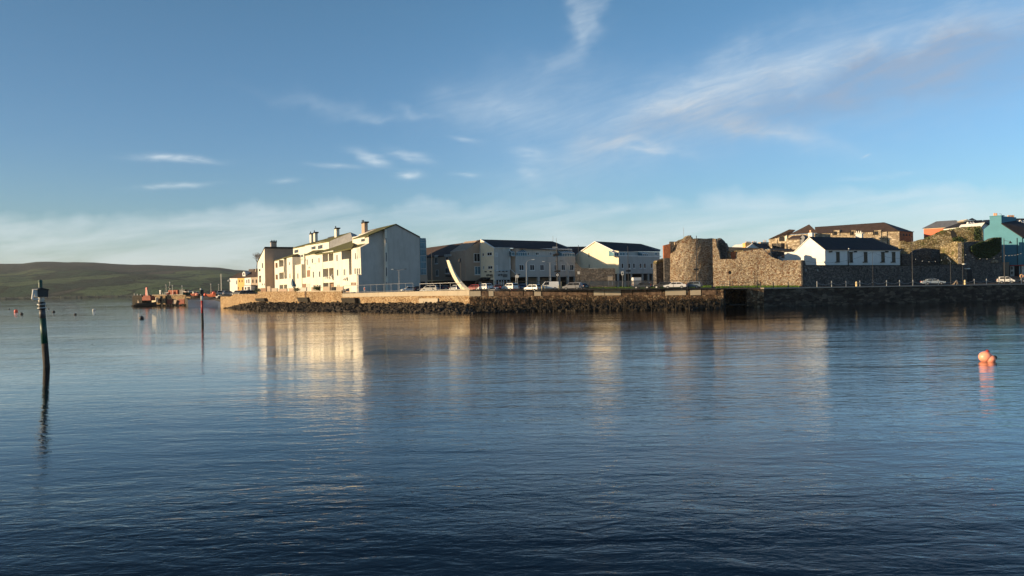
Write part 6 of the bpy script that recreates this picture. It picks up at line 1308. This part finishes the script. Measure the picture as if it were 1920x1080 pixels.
# ================================================================ VEHICLES
def car(label, px, D, yaw, kind, col, L_=4.3, group='cars parked on the quay', z=None, name='parked_car', cat='car', Wc=1.78):
    Hh = {'hatch': 1.47, 'sedan': 1.42, 'suv': 1.66, 'van': 1.95, 'mpv': 1.62, 'box': 2.6}[kind]
    q = XY(px, D, 540); z = gz(px, D) if z is None else z; c = Vector((q.x, q.y, z+.02)); t = thing(name, label, cat, c, group); Mx = Matrix.Rotation(yaw, 3, 'Z'); h = L_/2; w = Wc/2
    def W_(x, y, zz): return c+Mx@Vector((x, y, zz))
    wb = .30*L_
    lower = {'hatch': [(-h, .35), (-h-.02, .62), (-h+.05, .92), (h*.42, .95), (h*.85, .82), (h, .62), (h, .33)],
             'sedan': [(-h, .35), (-h, .7), (-h+.06, .96), (h*.42, .93), (h*.85, .8), (h, .6), (h, .33)],
             'suv': [(-h, .4), (-h-.02, .75), (-h+.06, 1.05), (h*.45, 1.08), (h*.88, .96), (h, .7), (h, .38)],
             'mpv': [(-h, .38), (-h-.02, .7), (-h+.04, 1.0), (h*.5, 1.02), (h*.9, .82), (h, .62), (h, .35)],
             'van': [(-h, .38), (-h, .8), (-h+.02, 1.1), (h*.55, 1.12), (h*.9, .92), (h, .68), (h, .35)],
             'box': [(-h, .5), (-h, .8), (-h, .9), (h*.6, 1.3), (h, 1.2), (h, .7), (h, .4)]}[kind]
    green = {'hatch': [(-h+.05, .93), (-h+.32, Hh-.08), (-h+.6, Hh), (h*.05, Hh), (h*.2, Hh-.07), (h*.5, .93)],
             'sedan': [(-h+.55, .94), (-h+1.15, Hh-.06), (-h+1.5, Hh), (h*.1, Hh), (h*.2, Hh-.05), (h*.5, .92)],
             'suv': [(-h+.05, 1.06), (-h+.35, Hh-.1), (-h+.6, Hh), (h*.12, Hh), (h*.26, Hh-.07), (h*.52, 1.06)],
             'mpv': [(-h+.04, 1.0), (-h+.28, Hh-.1), (-h+.5, Hh), (h*.15, Hh), (h*.3, Hh-.08), (h*.72, .98)],
             'van': [(-h+.01, 1.1), (-h+.06, Hh-.06), (-h+.2, Hh), (h*.25, Hh), (h*.38, Hh-.08), (h*.68, 1.1)],
             'box': [(-h, .92), (-h, Hh-.05), (-h+.05, Hh), (h*.35, Hh), (h*.38, Hh-.04), (h*.38, .92)]}[kind]
    def extr(prof, w0, w1, zlo, zhi):
        a = []; b = []
        for x, zz in prof:
            f_ = (zz-zlo)/(zhi-zlo) if zhi > zlo else 0; ww = w0+(w1-w0)*max(0, min(1, f_)); a.append(W_(x, -ww, zz)); b.append(W_(x, ww, zz))
        return MB().loft(a, b)
    body = extr(lower, w, w*.97, .3, 1.1).build('body', paint(col), t, bevel=.06)
    gr = extr(green, w*.95, w*.76, .95, Hh).build('cabin', paint(col), t, bevel=.04)
    gl = MB(); zb = green[0][1]; zt = Hh-.12
    def gx(zz, i, j):
        (x0, z0), (x1, z1) = green[i], green[j]; return x0+(x1-x0)*(zz-z0)/(z1-z0)
    def ww(zz): return w*(.95+(.76-.95)*(zz-.95)/(Hh-.95))
    if kind != 'box':
        xr0, xr1 = gx(zb+.06, 0, 1), gx(zt, 0, 1); xf0, xf1 = gx(zb+.06, 5, 4), gx(zt, 5, 4)
        for s in (-1, 1):
            if kind == 'van': rng = [(xf0-1.5, xf0-.25, xf1-.95, xf1-.12)]
            else:
                mid_ = (xr0+xf0)/2; rng = [(xr0+.28, mid_-.05, xr1+.22, mid_-.05), (mid_+.05, xf0-.22, mid_+.05, xf1-.1)]
            for x0, x1, x2, x3 in rng:
                y0, y1 = s*(ww(zb+.06)+.015), s*(ww(zt)+.015); A = [W_(x0, y0, zb+.06), W_(x1, y0, zb+.06), W_(x3, y1, zt), W_(x2, y1, zt)]; dv = Mx@Vector((0, -s*.05, 0)); gl.loft(A, [p+dv for p in A])
        A = [W_(xf0+.02, -ww(zb)*.86, zb+.06), W_(xf0+.02, ww(zb)*.86, zb+.06), W_(xf1+.02, ww(zt)*.9, zt), W_(xf1+.02, -ww(zt)*.9, zt)]; dv = Mx@Vector((-.06, 0, 0)); gl.loft(A, [p+dv for p in A])
        if kind != 'van': A = [W_(xr0-.02, -ww(zb)*.82, zb+.12), W_(xr0-.02, ww(zb)*.82, zb+.12), W_(xr1-.02, ww(zt)*.85, zt), W_(xr1-.02, -ww(zt)*.85, zt)]; dv = Mx@Vector((.06, 0, 0)); gl.loft(A, [p+dv for p in A])
    else:
        A = [W_(h*.4, -w*.8, 1.3), W_(h*.4, w*.8, 1.3), W_(h*.4, w*.8, 2.), W_(h*.4, -w*.8, 2.)]; gl.loft(A, [p+Mx@Vector((.05, 0, 0)) for p in A])
    gl.build('windows', M['glass'], t)
    for sx in (-1, 1):
        for sy in (-1, 1):
            cc = W_(sx*wb, sy*(w-.1), .32); ax_ = Mx@Vector((0, 1, 0)); wh = MB().tube(cc-ax_*.12, cc+ax_*.12, .33, .33, 14).build('wheel', M['rubber'], t); MB().tube(cc-ax_*.135, cc+ax_*.135, .2, .2, 10).build('rim', M['galv'], wh)
    for s in (-1, 1):
        MB().box(W_(h-.03, s*w*.7, .68), (.1, .34, .16), yaw).build('headlight', M['lamp'], t); MB().box(W_(-h+.01, s*w*.78, .82), (.1, .26, .2), yaw).build('tail_light', M['red'], t)
    MB().box(W_(-h-.02, 0, .7), (.06, .5, .12), yaw).build('number_plate', M['whitep'], t)
    return t
S_, K_ = (.32, .33, .34), (.015, .016, .02)
WH, BL, RDc, GRc = (.72, .72, .70), (.04, .08, .16), (.22, .01, .012), (.10, .11, .12)
ze = lambda x, r_: edge_d(x)+r_
car('small white car half behind the parapet by the glazed stair tower', 766, ze(766, 6), R(200), 'hatch', WH, 3.7); car('dark blue car beside the small white car near the stair tower', 783, ze(783, 7), R(100), 'hatch', K_, 4.1)
car('silver beige car between the stair tower and the wing building', 806, ze(806, 7), R(165), 'mpv', (.5, .48, .42), 4.1); car('dark car under the wing building, left of the sculpture', 824, ze(824, 12), R(95), 'hatch', K_, 4.1)
car('black car parked under the wing undercroft', 836, ze(836, 20), R(95), 'sedan', K_, 4.1); car('pale car whose roof shows just left of the sculpture foot', 855, ze(855, 9), R(120), 'hatch', S_, 4.1)
car('dark red car right of the sculpture foot, partly behind a white SUV', 889, ze(889, 9), R(150), 'hatch', RDc, 4.0); car('large white SUV seen from behind at the left of the car row', 910, ze(910, 6), R(118), 'suv', WH, 4.5)
car('dark purple hatchback before the shop front', 936, ze(936, 13), R(80), 'hatch', (.05, .02, .03), 4.1); car('low white car nose right of the white SUV', 927, ze(927, 5.5), R(70), 'sedan', WH, 4.2, z=3.75)
car('white estate car with dark rear window in the middle of the row', 957, ze(957, 7), R(125), 'suv', WH, 4.4); car('low red car in front of the white estate car', 965, ze(965, 3.6), R(178), 'sedan', (.4, .03, .02), 3.4, z=3.35)
car('blue hatchback left of the silver white saloon', 980, ze(980, 9), R(90), 'hatch', BL, 4.0); car('silver white saloon left of the van', 998, ze(998, 6), R(140), 'suv', (.62, .62, .60), 4.2, z=4.0)
car('white panel van in the car park below the grey building', 1029, ze(1029, 7), R(178), 'van', WH, 4.5, name='parked_van', cat='van'); car('grey people carrier at the right end of the car row', 1074, ze(1074, 6), R(158), 'mpv', (.20, .20, .21), 4.2)
car('black car behind the grey people carrier beside the lawn', 1090, ze(1090, 13), R(120), 'sedan', K_, 4.1)
car('black car with pale bonnet on the lawn road before the white lorry', 1205, ze(1205, 6), R(155), 'hatch', K_, 4.0); car('white box lorry under the gabled block', 1197, 202, R(10), 'box', (.85, .82, .75), 3.2, name='box_lorry', cat='lorry')
car('silver white saloon before the round tower', 1266, ze(1266, 6), R(160), 'sedan', (.55, .55, .56), 4.9); car('blue grey hatchback right of the silver saloon before the round tower', 1298, ze(1298, 7.5), R(150), 'hatch', (.10, .13, .17), 4.2)
car('dark car left behind the silver saloon, at the foot of the tower stub', 1243, ze(1243, 10), R(150), 'hatch', K_, 3.9)
car('silver fastback car in the shade before the low castle wall', 1749.5, 184, R(-8), 'sedan', (.30, .36, .42), 5.1); car('small white van at the right before the teal house', 1886, 190, R(-20), 'mpv', WH, 3.6, name='parked_van', cat='van'); car('black car at the right edge beside the shop front', 1906, 196, R(-10), 'hatch', K_, 4.2)
yz = 4.35
for x, D, yaw, kd, c_, L_, lab in [(419, 272, 20, 'mpv', S_, 4.6, 'silver car at the left end of the cars behind the low sea wall'), (430, 268, 30, 'hatch', S_, 4.3, 'silver hatchback second in the row behind the low sea wall'),
                                   (451, 290, 10, 'suv', (.06, .02, .02), 4.6, 'dark red car parked before the yellow house'), (445, 262, 160, 'hatch', (.03, .035, .05), 4.3, 'dark blue car above the low sea wall, before the yellow house'), (456, 268, 165, 'suv', (.20, .22, .24), 4.6, 'grey car parked before the shopfront porch'),
                                   (463, 258, 20, 'sedan', K_, 4.6, 'black saloon before the tan terrace house'), (474, 254, 15, 'hatch', K_, 4.3, 'black hatchback nearest the hedge by the flats')]:
    car(lab, x, D, R(yaw), kd, c_, L_, 'cars parked behind the low sea wall', z=4.3)
# a bird on the chimney? none built.  Benches in front of the lawn wall are hidden.
USE_HAZE = True
# ================================================================ AIR
def haze():
    mt = bpy.data.materials.new('haze'); mt.use_nodes = True; nt = mt.node_tree; nt.nodes.clear()
    o = N(nt, 'ShaderNodeOutputMaterial'); v = N(nt, 'ShaderNodeVolumePrincipled'); v.inputs['Color'].default_value = (.72, .82, .92, 1); v.inputs['Density'].default_value = HAZE; v.inputs['Anisotropy'].default_value = .3
    nt.links.new(v.outputs[0], o.inputs['Volume'])
    A = [(-7000, -100, -3), (4500, -100, -3), (4500, 6500, -3), (-7000, 6500, -3)]
    tag(MB().loft([Vector(p) for p in A], [Vector((p[0], p[1], 210)) for p in A]).build('haze', mt), 'thin blue air over the river and the far hills', 'haze', kind='stuff')
HAZE = .00005
if USE_HAZE: haze()
for o in scene.objects:
    if '_o' in o: del o['_o']
